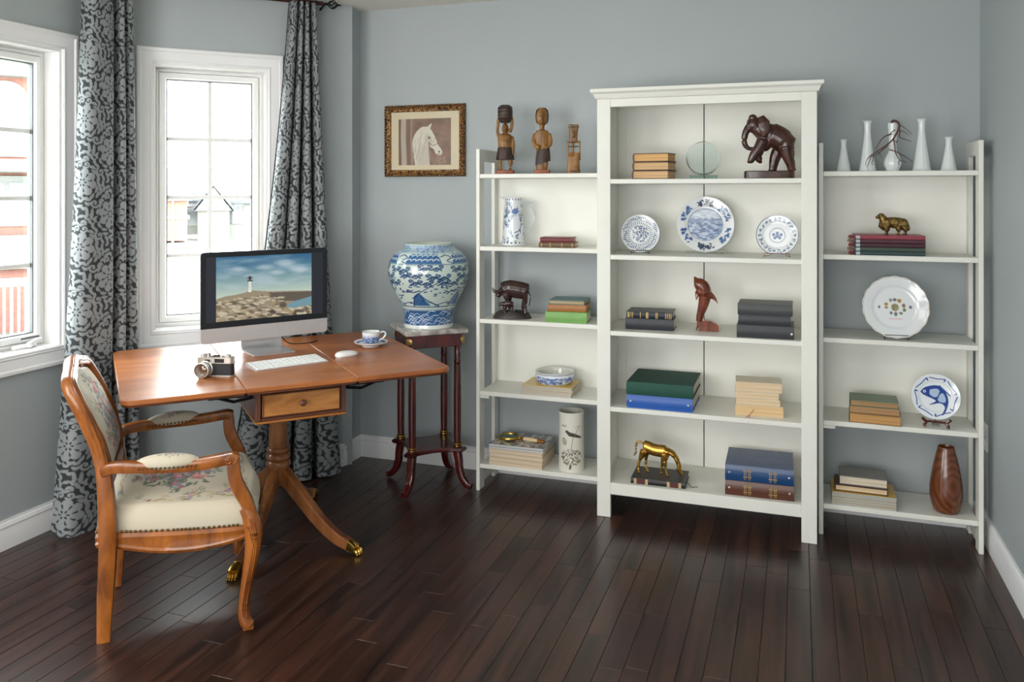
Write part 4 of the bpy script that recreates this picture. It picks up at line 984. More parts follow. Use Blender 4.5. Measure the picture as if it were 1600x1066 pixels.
bd.build('beading', M('dark_gilt', (88, 64, 40), 0.35, metal=0.4), fo)
MB().box(-hw + .034, -.007, -hh + .034, hw - .034, -.004, hh - .034).build('mat_board', M('cream_mat', (226, 214, 188), 0.8, var=0.02), t, smooth=False)
hc = Canvas(260, 236, (136, 104, 88))
hc.noise(.25, 3, 26, 26)
for x_, w_, col in ((8, 16, (112, 78, 68)), (26, 26, (196, 186, 174)), (50, 8, (132, 98, 88)), (66, 9, (172, 150, 138)), (78, 6, (150, 118, 104))): hc.line([(x_, 0), (x_ - 2, 90), (x_ + 3, 236)], w_, col, .9, soft=5)
HW = (222, 216, 206)
hc.poly(catmull([(84, 236), (74, 170), (70, 120), (84, 76), (112, 46), (134, 42), (150, 44), (164, 60), (182, 94), (196, 132), (214, 160), (216, 178), (204, 186), (186, 180), (176, 158), (160, 146), (152, 140), (150, 170), (156, 236)], 6), HW)
hc.poly(catmull([(138, 52), (150, 36), (166, 26), (160, 46), (152, 60)], 4), HW)
for i in range(40):
    x_ = 84 + g_.uniform(0, 60); y_ = g_.uniform(60, 150); hc.line(catmull([(x_, y_), (x_ - 10, y_ + 30), (x_ - 16 + g_.uniform(-6, 6), y_ + 70)], 4), 2, (170, 160, 150) if i % 2 else (236, 232, 224), .6)
hc.ell(124, 190, 34, 60, (196, 186, 178), .1, .55, soft=14); hc.ell(150, 110, 18, 30, (188, 178, 170), -.3, .5, soft=10)
hc.ell(153, 98, 5, 6, (60, 46, 44)); hc.ell(202, 168, 4, 5, (96, 76, 72)); hc.line(catmull([(152, 120), (166, 136), (182, 134), (196, 126)], 4), 3, (120, 96, 88)); hc.line([(204, 178), (190, 182)], 2.5, (110, 86, 80)); hc.line(catmull([(152, 126), (156, 150), (172, 158)], 4), 5, (112, 84, 76), .8, soft=3)
for i in range(26): hc.ell(g_.uniform(170, 236), g_.uniform(30, 130), g_.uniform(6, 14), 2, (160, 140, 118), g_.uniform(0, 3), .35, soft=3)
for i in range(20): hc.ell(g_.uniform(190, 236), g_.uniform(180, 236), g_.uniform(5, 12), 3, (186, 168, 156), g_.uniform(0, 3), .3, soft=3)
u_, v_ = np.meshgrid(np.linspace(0, 1, 200), np.linspace(0, 1, 180))
gridmesh('print', np.stack([-.154 + u_ * .306, np.full_like(u_, -.0076), .118 - v_ * .248], -1), print_mat('matt_print', 0.6), t, False, hc.at(u_ * .99 + .005, v_ * .99 + .005))
MB().box(-hw + .035, -.0105, -hh + .035, hw - .035, -.0092, hh - .035).build('glazing', glass_thin('picture_glass', (252, 252, 250), 1.45, 1.0), t, smooth=False)
# ------------------------------------------------------------------ things on the shelves
def cov(col, rough=0.5): return M('cover_%d_%d_%d' % col, col, rough, var=0.06, scale=20, bump=0.05, bscale=300)
def pagem(col=(226, 206, 168)):
    nm = 'pages_%d_%d_%d' % col
    if nm in MATS: return MATS[nm]
    m, nt, b = new_mat(nm)
    tc = nt.nodes.new('ShaderNodeTexCoord'); mp = nt.nodes.new('ShaderNodeMapping'); mp.inputs['Scale'].default_value = (2, 2, 420)
    n = nt.nodes.new('ShaderNodeTexNoise'); n.inputs['Scale'].default_value = 1.0
    r = nt.nodes.new('ShaderNodeValToRGB'); c = lin(col); r.color_ramp.elements[0].color = tuple(v * .72 for v in c[:3]) + (1,); r.color_ramp.elements[1].color = c; r.color_ramp.elements[0].position = .3; r.color_ramp.elements[1].position = .6
    nt.links.new(tc.outputs['Object'], mp.inputs['Vector']); nt.links.new(mp.outputs['Vector'], n.inputs['Vector']); nt.links.new(n.outputs['Fac'], r.inputs['Fac']); nt.links.new(r.outputs['Color'], b.inputs['Base Color']); b.inputs['Roughness'].default_value = .8
    return m
gold_m = M('gilt_print', (196, 168, 104), 0.35, metal=0.6)
def book(label, x, y, z, w, d, h, col, rz=0.0, front='spine', pages=(226, 206, 168), group=None, bands=(), name='book', t=.0032, cat='book', band_col=None, over=.004, paper=False):
    """lying book; x, y = front left bottom corner; front: what faces the room ('spine', 'fore' or 'tail' page edge)"""
    o = thing(name, label, cat, (x, y, z), rad(rz), group)
    cm, pm = cov(col, .55 if paper else .42), pagem(pages); c = MB(); ov = 0 if paper else over
    if front == 'spine':
        c.box(0, 0, 0, w, d, t, .0008).box(0, 0, h - t, w, d, h, .0008)
        sp = [(0 - .0015 * 0, 0)]; n = 8
        c.rings([[(xx, -.0035 * sin(pi * k / n) , t * .2 + (h - .4 * t) * k / n) for k in range(n + 1)] + [(xx, t, h - t * .3), (xx, t, t * .3)] for xx in (0, w)])
        pg = MB().box(ov, t, t, w - ov, d - ov, h - t)
    elif front == 'fore':
        c.box(0, 0, 0, w, d, t, .0008).box(0, 0, h - t, w, d, h, .0008).box(0, d - t, 0, w, d, h, .0008); pg = MB().box(ov, ov, t, w - ov, d - t, h - t)
    elif front == 'spine_left':      # spine on the left end, page edges face the room
        c.box(0, 0, 0, w, d, t, .0008).box(0, 0, h - t, w, d, h, .0008); n = 8
        c.rings([[(-.0035 * sin(pi * k / n), yy, t * .2 + (h - .4 * t) * k / n) for k in range(n + 1)][::-1] + [(t, yy, t * .3), (t, yy, h - t * .3)] for yy in (0, d)][::-1])
        pg = MB().box(t, ov, t, w - ov, d - ov, h - t)
    c.build('cover', cm, o, ang=30); pg.build('pages', pm, o, smooth=False)
    for b_ in bands:
        MB().box(w * b_[0], -.0046, t * .6, w * b_[1], .001, h - t * .6).build('spine_band', band_col or gold_m, o, smooth=False)
    return o
# --- left unit
fig_w = wood('carved_olive_wood', (104, 68, 28), (168, 122, 64), 0.38, (20, 20, 7), bump=0.15, swirl=0.6)
fig_d = wood('darkened_carving', (46, 34, 30), (84, 64, 54), 0.5, (30, 30, 12), bump=0.2)
z0 = ST[0]
t = thing('carved_figure', 'tallest carved wooden figure, arm raised to a basket on its head', 'figurine', (-1.365, 3.83, z0), rad(20), group='carved figures on the shelf unit')
MB().prism(rounded(-.045, -.03, .045, .03, .012, (1, 1, 1, 1)), 0, .020, .003).build('base', wood('reddish_base', (128, 66, 44), (168, 98, 70), .4, (20, 20, 9)), t)
b = MB(); b.tube([(-.022, 0, .015), (-.026, 0, .05), (-.022, 0, .09)], [.013, .011, .015], 10).tube([(.024, 0, .015), (.028, 0, .05), (.022, 0, .09)], [.013, .011, .015], 10)
b.tube(catmull([(0, 0, .08), (0, 0, .13), (-.002, -.003, .16), (0, 0, .19)], 4), [(.036, .028)] * 5 + [(.034, .027)] * 4 + [(.036, .024)] * 4, 14, up=(0, 1, 0)).ball((0, 0, .185), (.034, .022, .018)).tube([(0, 0, .18), (0, 0, .205)], .012, 10)
b.ball((0, -.004, .225), (.017, .02, .027)).ball((0, -.022, .222), (.004, .007, .009))
b.tube(catmull([(-.032, 0, .185), (-.038, 0, .215), (-.034, -.002, .255), (-.028, 0, .285)], 4), .0085, 8).tube(catmull([(.034, 0, .185), (.040, -.006, .15), (.038, -.012, .115), (.036, -.014, .095)], 4), .0085, 8)
b.tube(catmull([(.030, .0, .285), (.034, 0, .26), (.030, -.004, .225), (.022, -.004, .205)], 4), .0085, 8)
sculpt('body', b, .0028, fig_w, t, 3)
MB().lathe([(.044, .070), (.046, .074), (.041, .10), (.037, .128), (.034, .132), (.002, .133)], 18, caps=True).build('skirt', fig_d, t)
sk = MB().lathe([(.020, .252), (.030, .262), (.036, .285), (.037, .310), (.034, .330), (.022, .340), (.002, .342)], 18)
for k in range(4): sk.lathe([(.034, .268 + .017 * k), (.039, .272 + .017 * k), (.034, .276 + .017 * k)], 18, caps=False)
sk.build('basket', fig_d, t)
t = thing('carved_figure', 'carved wooden figure with round head and hands on belly', 'figurine', (-1.175, 3.83, z0), rad(18), group='carved figures on the shelf unit')
MB().prism(rounded(-.039, -.03, .039, .03, .012, (1, 1, 1, 1)), 0, .020, .003).build('base', MATS['reddish_base'], t)
b = MB(); b.tube(catmull([(0, 0, .015), (-.004, 0, .05), (0, 0, .10), (0, 0, .13), (0, 0, .17), (0, 0, .20), (0, 0, .212)], 4), [(.026 + .010 * max(0, sin((i - 8) / 16 * pi)), .020) for i in range(25)], 14, up=(0, 1, 0))
b.tube(catmull([(-.033, 0, .195), (-.041, -.004, .165), (-.036, -.014, .138), (-.012, -.024, .125)], 4), .010, 10).tube(catmull([(.033, 0, .195), (.041, -.004, .165), (.036, -.014, .138), (.012, -.024, .125)], 4), .010, 10)
b.tube([(0, 0, .20), (0, 0, .235)], .012, 10).ball((0, 0, .276), (.030, .025, .047)).ball((0, -.024, .268), (.004, .007, .016)).ball((0, -.02, .245), (.008, .006, .003)).ball((-.016, .004, .06), (.014, .014, .04)).ball((.016, -.004, .055), (.014, .016, .04))
sculpt('body', b, .0028, fig_w, t, 3)
MB().rings([[(r * cos(a) * 1.0 + .004, r * .8 * sin(a), z + .012 * cos(a)) for a in np.linspace(0, 2 * pi, 19)[:-1]] for r, z in ((.037, .052), (.036, .08), (.032, .115), (.030, .122))]).build('loincloth', fig_d, t)
for sx in (-1, 1): MB().ball((sx * .010, -.0235, .279), (.006, .003, .0025), 8, 6).build('eye', fig_d, t)
MB().rings([[(r * cos(a), .0045 + r * .84 * sin(a), z) for a in np.linspace(-.1, pi + .1, 15)] for r, z in ((.026, .245), (.0315, .262), (.0325, .285), (.028, .309), (.014, .322))], False, False, False).build('hair', fig_d, t)
t = thing('carved_figure', 'shortest carved wooden figure, blocky with open arms', 'figurine', (-1.018, 3.83, z0), rad(15), group='carved figures on the shelf unit')
b = MB(); b.tube([(0, 0, 0), (0, 0, .05), (0, 0, .10)], [(.031, .024), (.030, .022), (.024, .020)], 12, up=(0, 1, 0), square=.5).box(-.009, -.01, .09, .003, .01, .165).box(-.031, -.008, .08, -.023, .008, .158).box(.026, -.008, .065, .034, .008, .158).box(-.031, -.009, .148, .034, .009, .158)
b.tube([(0, 0, .15), (-.001, 0, .19), (.001, 0, .235)], [(.019, .017), (.021, .018), (.024, .020)], 12, up=(0, 1, 0), square=.4).box(-.004, -.024, .175, .004, -.014, .20).box(-.026, -.026, .085, .0, -.018, .092).box(.006, -.026, .02, .026, -.02, .03)
sculpt('body', b, .0022, fig_w, t, 2)
for z in (.012, .13, .222): MB().tube([((.0325 if z < .1 else .025) * cos(a), (.0255 if z < .1 else .0205) * sin(a), z) for a in np.linspace(0, 2 * pi, 25)[:-1]], .002, 6, closed=True).build('band', fig_d, t)
# pitcher
pc = Canvas(300, 220, (232, 238, 242)); pb = (66, 92, 140)
scatter(pc, 120, pb, 12, 24, 198, 1.3); scatter(pc, 90, (60, 90, 116), 13, 40, 200, 1.0, (1, 2))
for x_ in range(6, 300, 17): pc.ell(x_, 206, 4, 3, (52, 66, 92)); pc.ell(x_ + 4, 10, 3.4, 4, (52, 66, 92))
for x_ in (75, 175, 275):
    pc.ell(x_ - 16, 64, 18, 13, (110, 132, 186)); pc.ell(x_ - 14, 120, 26, 36, (232, 236, 242)); pc.line(catmull([(x_ + 8, 84), (x_ + 16, 120), (x_ + 2, 150), (x_ - 20, 160)], 5), 4, pb)
t = thing('pitcher', 'tall blue and white porcelain pitcher with slender handle', 'pitcher', (-1.336, 3.868, ST[1]), rad(20))
pot('vessel', [(.0, .0005), (.052, 0), (.060, .003), (.060, .010), (.055, .024), (.052, .07), (.049, .13), (.044, .18), (.041, .205), (.041, .228), (.043, .236)], pc, porc_m, t, 200, 140, inner=dict(prof=[(.040, .236), (.038, .2), (.04, .1)], col=(225, 232, 236)))
MB().tube([(-.034, -.004, .229), (-.055, -.004, .236), (-.070, -.004, .239)], [(.014, .007), (.009, .004), (.004, .002)], 10).build('spout', MATS['porcelain_white'], t)
MB().tube(catmull([(.043, 0, .196), (.060, 0, .206), (.082, 0, .200), (.104, 0, .165), (.106, 0, .125), (.090, 0, .090), (.066, 0, .066), (.052, 0, .050), (.058, 0, .038)], 5), .0038, 8, up=(0, 1, 0)).build('handle', M('porcelain_grey_blue', (206, 212, 216), .15, coat=.4), t)
MB().tube(catmull([(.060, 0, .206), (.075, 0, .212), (.090, 0, .208)], 4), .004, 8).build('thumb_rest', MATS['porcelain_grey_blue'], t)
G1 = 'pair of small old books'
book('small old book with a brown marbled spine, under the maroon one', -1.172, 3.765, ST[1], .176, .105, .0235, (108, 86, 62), 6, bands=((.06, .1), (.3, .34), (.62, .66), (.9, .94)), group=G1, band_col=cov((160, 128, 84)))
book('small old maroon book lying on the marbled brown one', -1.166, 3.768, ST[1] + .0237, .160, .098, .0235, (112, 56, 58), 6, group=G1, pages=(206, 176, 132))
# ox
bronze = M('dark_carved_resin', (54, 32, 28), 0.26, var=0.25, scale=30, coat=0.4); bronze2 = M('dark_resin_base', (58, 52, 50), 0.45, var=0.2, scale=40, bump=0.3, bscale=90)
t = thing('ox_figurine', 'dark glossy water buffalo figurine standing over its calf', 'figurine', (-1.318, 3.800, ST[2]), rad(14))
MB().rings([[(.094 * f_ * cos(a), .048 * f_ * sin(a), z + (.008 * sin(3 * a) if z > .01 else 0)) for a in np.linspace(0, 2 * pi, 33)[:-1]] for f_, z in ((1, 0), (1, .006), (.9, .02), (.7, .03), (.2, .034))]).build('base', bronze2, t)
b = MB(); b.tube(catmull([(-.045, 0, .135), (-.02, 0, .145), (.02, 0, .140), (.055, 0, .134), (.078, 0, .125)], 4), [(.024, .030)] + [(.034, .040)] * 4 + [(.037, .043)] * 6 + [(.036, .042)] * 4 + [(.026, .032), (.014, .018)], 14)
b.ball((-.022, 0, .155), (.028, .026, .026)).tube([(-.04, -.004, .142), (-.058, -.01, .125), (-.072, -.014, .105)], [.020, .017, .011], 10)
for sy in (-1, 1): b.tube(catmull([(-.052, -.006 + sy * .014, .138), (-.070, -.006 + sy * .030, .128), (-.088, -.006 + sy * .026, .132), (-.098, -.004 + sy * .016, .150)], 4), [.008 - .0005 * i for i in range(13)], 8)
for x_, y_, x2 in ((-.030, -.018, -.034), (-.018, .018, -.016), (.062, -.017, .066), (.052, .018, .050)): b.tube(catmull([(x_, y_, .12), (x_ + .004, y_, .085), (x2, y_, .058), (x2, y_, .024)], 3), [.016, .015, .013, .011, .010, .009, .008, .008, .009, .010][:10], 8)
b.tube(catmull([(.080, 0, .13), (.088, 0, .11), (.086, 0, .08), (.082, 0, .06)], 3), .004, 6)
sculpt('body', b, .0026, bronze, t, 4)
b = MB(); b.tube([(-.045, -.014, .07), (-.01, -.016, .075), (.006, -.016, .07)], [.012, .015, .011], 10).tube([(-.045, -.014, .074), (-.062, -.016, .066)], [.010, .007], 8)
for x_ in (-.04, -.028, -.004, .004): b.tube([(x_, -.016, .066), (x_, -.016, .024)], .005, 6)
sculpt('calf', b, .0026, bronze, t, 3)
G1 = 'books beside the buffalo figurine'
book('bright green book at the bottom of its pile, beside the buffalo figurine', -1.132, 3.740, ST[2], .198, .145, .050, (120, 168, 92), 5, pages=(226, 224, 206), group=G1)
book('tan leather book in the middle of the pile on the green book', -1.122, 3.752, ST[2] + .0502, .182, .135, .033, (164, 112, 62), 5, pages=(196, 150, 96), group=G1)
book('thin book with a teal cover on top of the tan leather one', -1.120, 3.758, ST[2] + .0834, .172, .150, .020, (94, 128, 128), 4, pages=(190, 168, 132), group=G1, front='fore')
# magazines + bowl
def magazine(label, x, y, z, w, d, h, rz, top, edge, group):
    o = thing('magazine', label, 'magazine', (x, y, z), rad(rz), group)
    MB().box(0, 0, 0, w, d, h - .0012, .0003).build('pages', pagem(edge), o, smooth=False); MB().box(-.0005, -.0005, h - .0012, w, d, h, .0003).build('cover', cov(top, .25), o, smooth=False)
    return o
g_ = random.Random(8); zz = ST[3]
mags = ['bottom magazine of the pile under the porcelain bowl', 'magazine second from the bottom under the porcelain bowl', 'magazine third from the bottom under the porcelain bowl', 'yellow magazine directly under the porcelain bowl']
for i, lb in enumerate(mags): 
    magazine(lb, -1.250 + g_.uniform(-.004, .004), 3.744 + g_.uniform(0, .004), zz, .245, .175, .011, g_.uniform(-1.5, 1.5), (216, 178, 86) if i == 3 else (205, 190, 150), (200, 190, 176), 'magazines under the bowl'); zz += .0112
bc = Canvas(420, 80, (228, 234, 240)); scatter(bc, 150, (70, 100, 170), 31, 30, 68, 1.0); scatter(bc, 60, (60, 84, 140), 32, 36, 64, 1.2, (1,)); bc.line([(0, 10), (420, 10)], 4, (70, 84, 112))
t = thing('porcelain_bowl', 'shallow blue and white porcelain bowl on the magazines', 'bowl', (-1.115, 3.838, zz), rad(16))
pot('vessel', [(0, .0006), (.070, 0), (.078, .002), (.088, .010), (.093, .026), (.093, .044), (.090, .048), (.093, .053), (.096, .057)], bc, porc_m, t, 220, 70, inner=dict(prof=[(.094, .0585), (.088, .057), (.084, .050), (.082, .03), (.075, .014), (.0005, .012)], col=(214, 214, 206)))
# magazine stack, magnifier, printed cylinder vase
zz = ST[4]; names_ = ['lowest', 'second lowest', 'third', 'fourth']
for i in range(4):
    magazine('%s cream-edged magazine in the pile under the magnifying glass' % names_[i], -1.412 + g_.uniform(-.005, .005), 3.738 + g_.uniform(0, .004), zz, .268, .205, .0195, g_.uniform(-1, 1), (196, 176, 150), (226, 206, 178), 'cream-edged magazines'); zz += .0197
mc = Canvas(200, 150, (150, 150, 152)); scatter(mc, 90, (96, 100, 112), 41, 5, 145, 2.2, (2,)); scatter(mc, 60, (186, 176, 164), 42, 5, 145, 2.4, (2,)); mc.noise(.3, 6, 16, 16)
for x_, h_, lb in ((0, .011, 'glossy grey magazine lying on the cream-edged pile'), (.001, .0125, 'topmost grey photo magazine, under the magnifying glass')):
    o_ = magazine(lb, -1.414, 3.736, zz, .272, .212, h_, .6, (70, 76, 92), (206, 206, 204), 'grey magazines'); zz += h_ + .0003
u_, v_ = np.meshgrid(np.linspace(.002, .998, 90), np.linspace(.002, .998, 70))
gridmesh('cover_picture', np.stack([u_ * .272, v_ * .212, np.full_like(u_, .01275)], -1), print_mat('glossy_print', .22), o_, False, mc.at(u_, v_)); zz += .0004
t = thing('magnifying_glass', 'brass magnifying glass with ivory handle on the grey magazine', 'magnifying glass', (-1.345, 3.835, zz), rad(-4))
MB().tube([(.046 * cos(a), .046 * sin(a), .010) for a in np.linspace(0, 2 * pi, 37)[:-1]], .0055, 10, closed=True, flat=1.6).build('rim', brass_m, t)
MB().lathe([(.0005, .005), (.03, .007), (.044, .009), (.044, .0115), (.03, .0135), (.0005, .0155)], 32, caps=False).build('lens', M('green_lens', (120, 168, 158), 0.05, trans=0.6, ior=1.3), t)
hd = MB().tube([(.078, -.004, .010), (.10, -.006, .0115), (.13, -.009, .0115), (.155, -.011, .0105)], [.009, .0105, .0105, .0085], 14).build('handle', M('ivory', (224, 200, 160), 0.3), t)
MB().tube([(.046, -.001, .010), (.060, -.002, .010), (.066, -.003, .010), (.079, -.004, .010)], [.006, .005, .009, .0095], 12).build('ferrule', brass_m, t)
MB().tube([(.154, -.011, .0105), (.162, -.0115, .0105), (.188, -.014, .0105), (.192, -.014, .0105)], [.009, .0105, .009, .004], 12).build('end_cap', wood('amber_cap', (110, 66, 20), (180, 120, 44), .25), t)
vc = Canvas(400, 290, (222, 220, 208)); vb = (86, 76, 66)
for ox in (100, 300, -100):
    for i in range(150): 
        a = g_.uniform(0, 6.3); r = 46 * math.sqrt(g_.random()); vc.ell(ox + 100 + r * cos(a) * 1.25, 216 + r * sin(a) * .85, g_.uniform(3, 7), 2.2, vb if i % 3 else (140, 128, 112), g_.uniform(0, 3))
    for i in range(40): a = g_.uniform(0, 6.3); r = 40 * math.sqrt(g_.random()); vc.ell(ox + 100 + r * cos(a) * 1.2, 212 + r * sin(a) * .8, 4, 3, (222, 220, 208), g_.uniform(0, 3))
    vc.poly(catmull([(ox + 66, 92), (ox + 76, 84), (ox + 90, 92), (ox + 116, 100), (ox + 150, 116), (ox + 150, 124), (ox + 112, 116), (ox + 88, 112), (ox + 76, 100)], 5), (66, 58, 52))
    vc.line(catmull([(ox + 146, 60), (ox + 122, 98), (ox + 106, 130), (ox + 98, 180)], 5), 2.6, (132, 120, 104)); vc.line([(ox + 122, 70), (ox + 140, 64)], 2, (150, 138, 122))
    vc.ell(ox + 62, 140, 11, 17, vb, -.3); vc.ell(ox + 62, 140, 8, 13, (214, 210, 198), -.3); vc.ell(ox + 62, 142, 4, 7, (150, 138, 124), -.3)
    vc.line([(ox + 92, 270), (ox + 96, 256)], 9, vb)
    for i in range(6): vc.line([(ox + 46 + i * 5, 62 - (i % 2) * 3), (ox + 47 + i * 5, 68)], 2, (92, 82, 74))
t = thing('printed_vase', 'white cylinder vase printed with a bird and flowers', 'vase', (-1.023, 3.812, ST[4]), rad(15))
pot('vessel', [(0, .0006), (.058, 0), (.0605, .004), (.0605, .05), (.060, .15), (.0595, .25), (.061, .274), (.0605, .277)], vc, print_mat('matt_ceramic', .4), t, 260, 170, inner=dict(prof=[(.0575, .277), (.0565, .27), (.056, .1)], col=(190, 188, 176)))
# --- bookcase, first shelf
G1 = 'stack of tan page-edged books'
for i, (dx, lb) in enumerate(((0, 'bottom book of the tan page-edged stack on the top shelf'), (.003, 'middle book of the tan page-edged stack on the top shelf'), (.004, 'top book of the tan page-edged stack on the top shelf'))):
    book(lb, -.704 + dx, 3.672, CT[0] + .0385 * i, .166 - .002 * i, .115, .0378, (84, 52, 36), -9, front='spine_left', pages=(222, 176, 116) if i == 2 else (216, 178, 132), group=G1)
t = thing('glass_award', 'round clear glass disc award on a small glass base', 'award', (-.405, 3.775, CT[0]), rad(10))
def clear_glass(name, tint):
    m, nt, b = new_mat(name); b.inputs['Base Color'].default_value = lin(tint); b.inputs['Transmission Weight'].default_value = 1; b.inputs['Roughness'].default_value = .03; b.inputs['IOR'].default_value = 1.3; return m
cg = clear_glass('clear_glass', (240, 250, 248)); gg = clear_glass('green_glass_edge', (196, 232, 222))
dk = MB(); n_ = 64
dk.rings([[(r * cos(2 * pi * k / 8 * 0 + 2 * pi * k / n_), y, .093 + r * sin(2 * pi * k / n_)) for k in range(n_)] for r, y in ((.068, -.009), (.0755, -.003), (.0755, .003), (.068, .009))]); dk.build('disc', cg, t, ang=30)
MB().box(-.060, -.022, 0, .060, .022, .0165, .002).build('base', gg, t)
ele = wood('carved_dark_rosewood', (42, 22, 18), (84, 48, 38), 0.28, (24, 24, 30), coat=0.4, bump=0.12)
t = thing('elephant_figurine', 'carved dark wood elephant lifting a front leg on a wooden base', 'figurine', (-.122, 3.745, CT[0]), rad(6))
MB().prism(rounded(-.104, -.045, .104, .045, .03, (1, 1, 1, 1)), 0, .034, .003).build('base', ele, t)
b = MB(); b.tube(catmull([(-.032, 0, .200), (-.005, 0, .196), (.03, 0, .182), (.062, 0, .158), (.086, 0, .128)], 4), [(.030, .036)] * 2 + [(.037, .045)] * 4 + [(.044, .052)] * 6 + [(.041, .047)] * 3 + [(.030, .034), (.018, .022)], 16)
b.ball((-.064, 0, .236), (.031, .030, .038)).ball((-.068, .010, .266), (.018, .014, .014)).ball((-.068, -.010, .266), (.018, .014, .014)).tube([(-.05, 0, .225), (-.02, 0, .2)], [.034, .040], 12).ball((-.018, 0, .165), (.034, .036, .048)).ball((.07, 0, .14), (.034, .036, .046))
b.tube(catmull([(-.084, 0, .226), (-.098, 0, .200), (-.103, 0, .165), (-.096, 0, .142), (-.080, 0, .131), (-.062, 0, .134)], 4), [.017 - .0005 * i for i in range(21)], 10)
b.tube(catmull([(-.028, -.022, .165), (-.045, -.026, .130), (-.063, -.026, .106), (-.072, -.026, .088), (-.079, -.026, .074)], 3), [.026 - .0010 * i for i in range(13)], 10).ball((-.080, -.026, .072), (.013, .011, .007))
b.tube(catmull([(-.026, .022, .160), (-.040, .024, .120), (-.046, .022, .098), (-.036, .022, .078)], 3), [.025 - .0012 * i for i in range(10)], 10).ball((-.035, .022, .074), (.010, .010, .008))
for x_, y_, p in ((.076, -.024, [(.070, .135), (.074, .10), (.086, .065), (.092, .034)]), (.03, .022, [(.05, .135), (.030, .10), (.021, .065), (.017, .034)])):
    b.tube(catmull([(px, y_, pz) for px, pz in p], 4), [.031 - .0013 * i for i in range(13)], 10); b.ball((p[-1][0], y_, .038), (.020, .017, .006))
for sy in (-1, 1): b.tube([(-.036, sy * .034, .268), (-.024, sy * .044, .240), (-.020, sy * .044, .210), (-.026, sy * .040, .178)], [(.014, .005), (.026, .006), (.024, .006), (.008, .004)], 12, up=(0, 1, .1)); b.tube([(-.082, sy * .014, .222), (-.092, sy * .018, .205)], [.004, .002], 6)
b.tube(catmull([(.092, 0, .165), (.101, 0, .14), (.101, 0, .10), (.098, 0, .085)], 4), [.005] * 10 + [.006, .006, .003], 6)
sculpt('body', b, .0028, ele, t, 4)
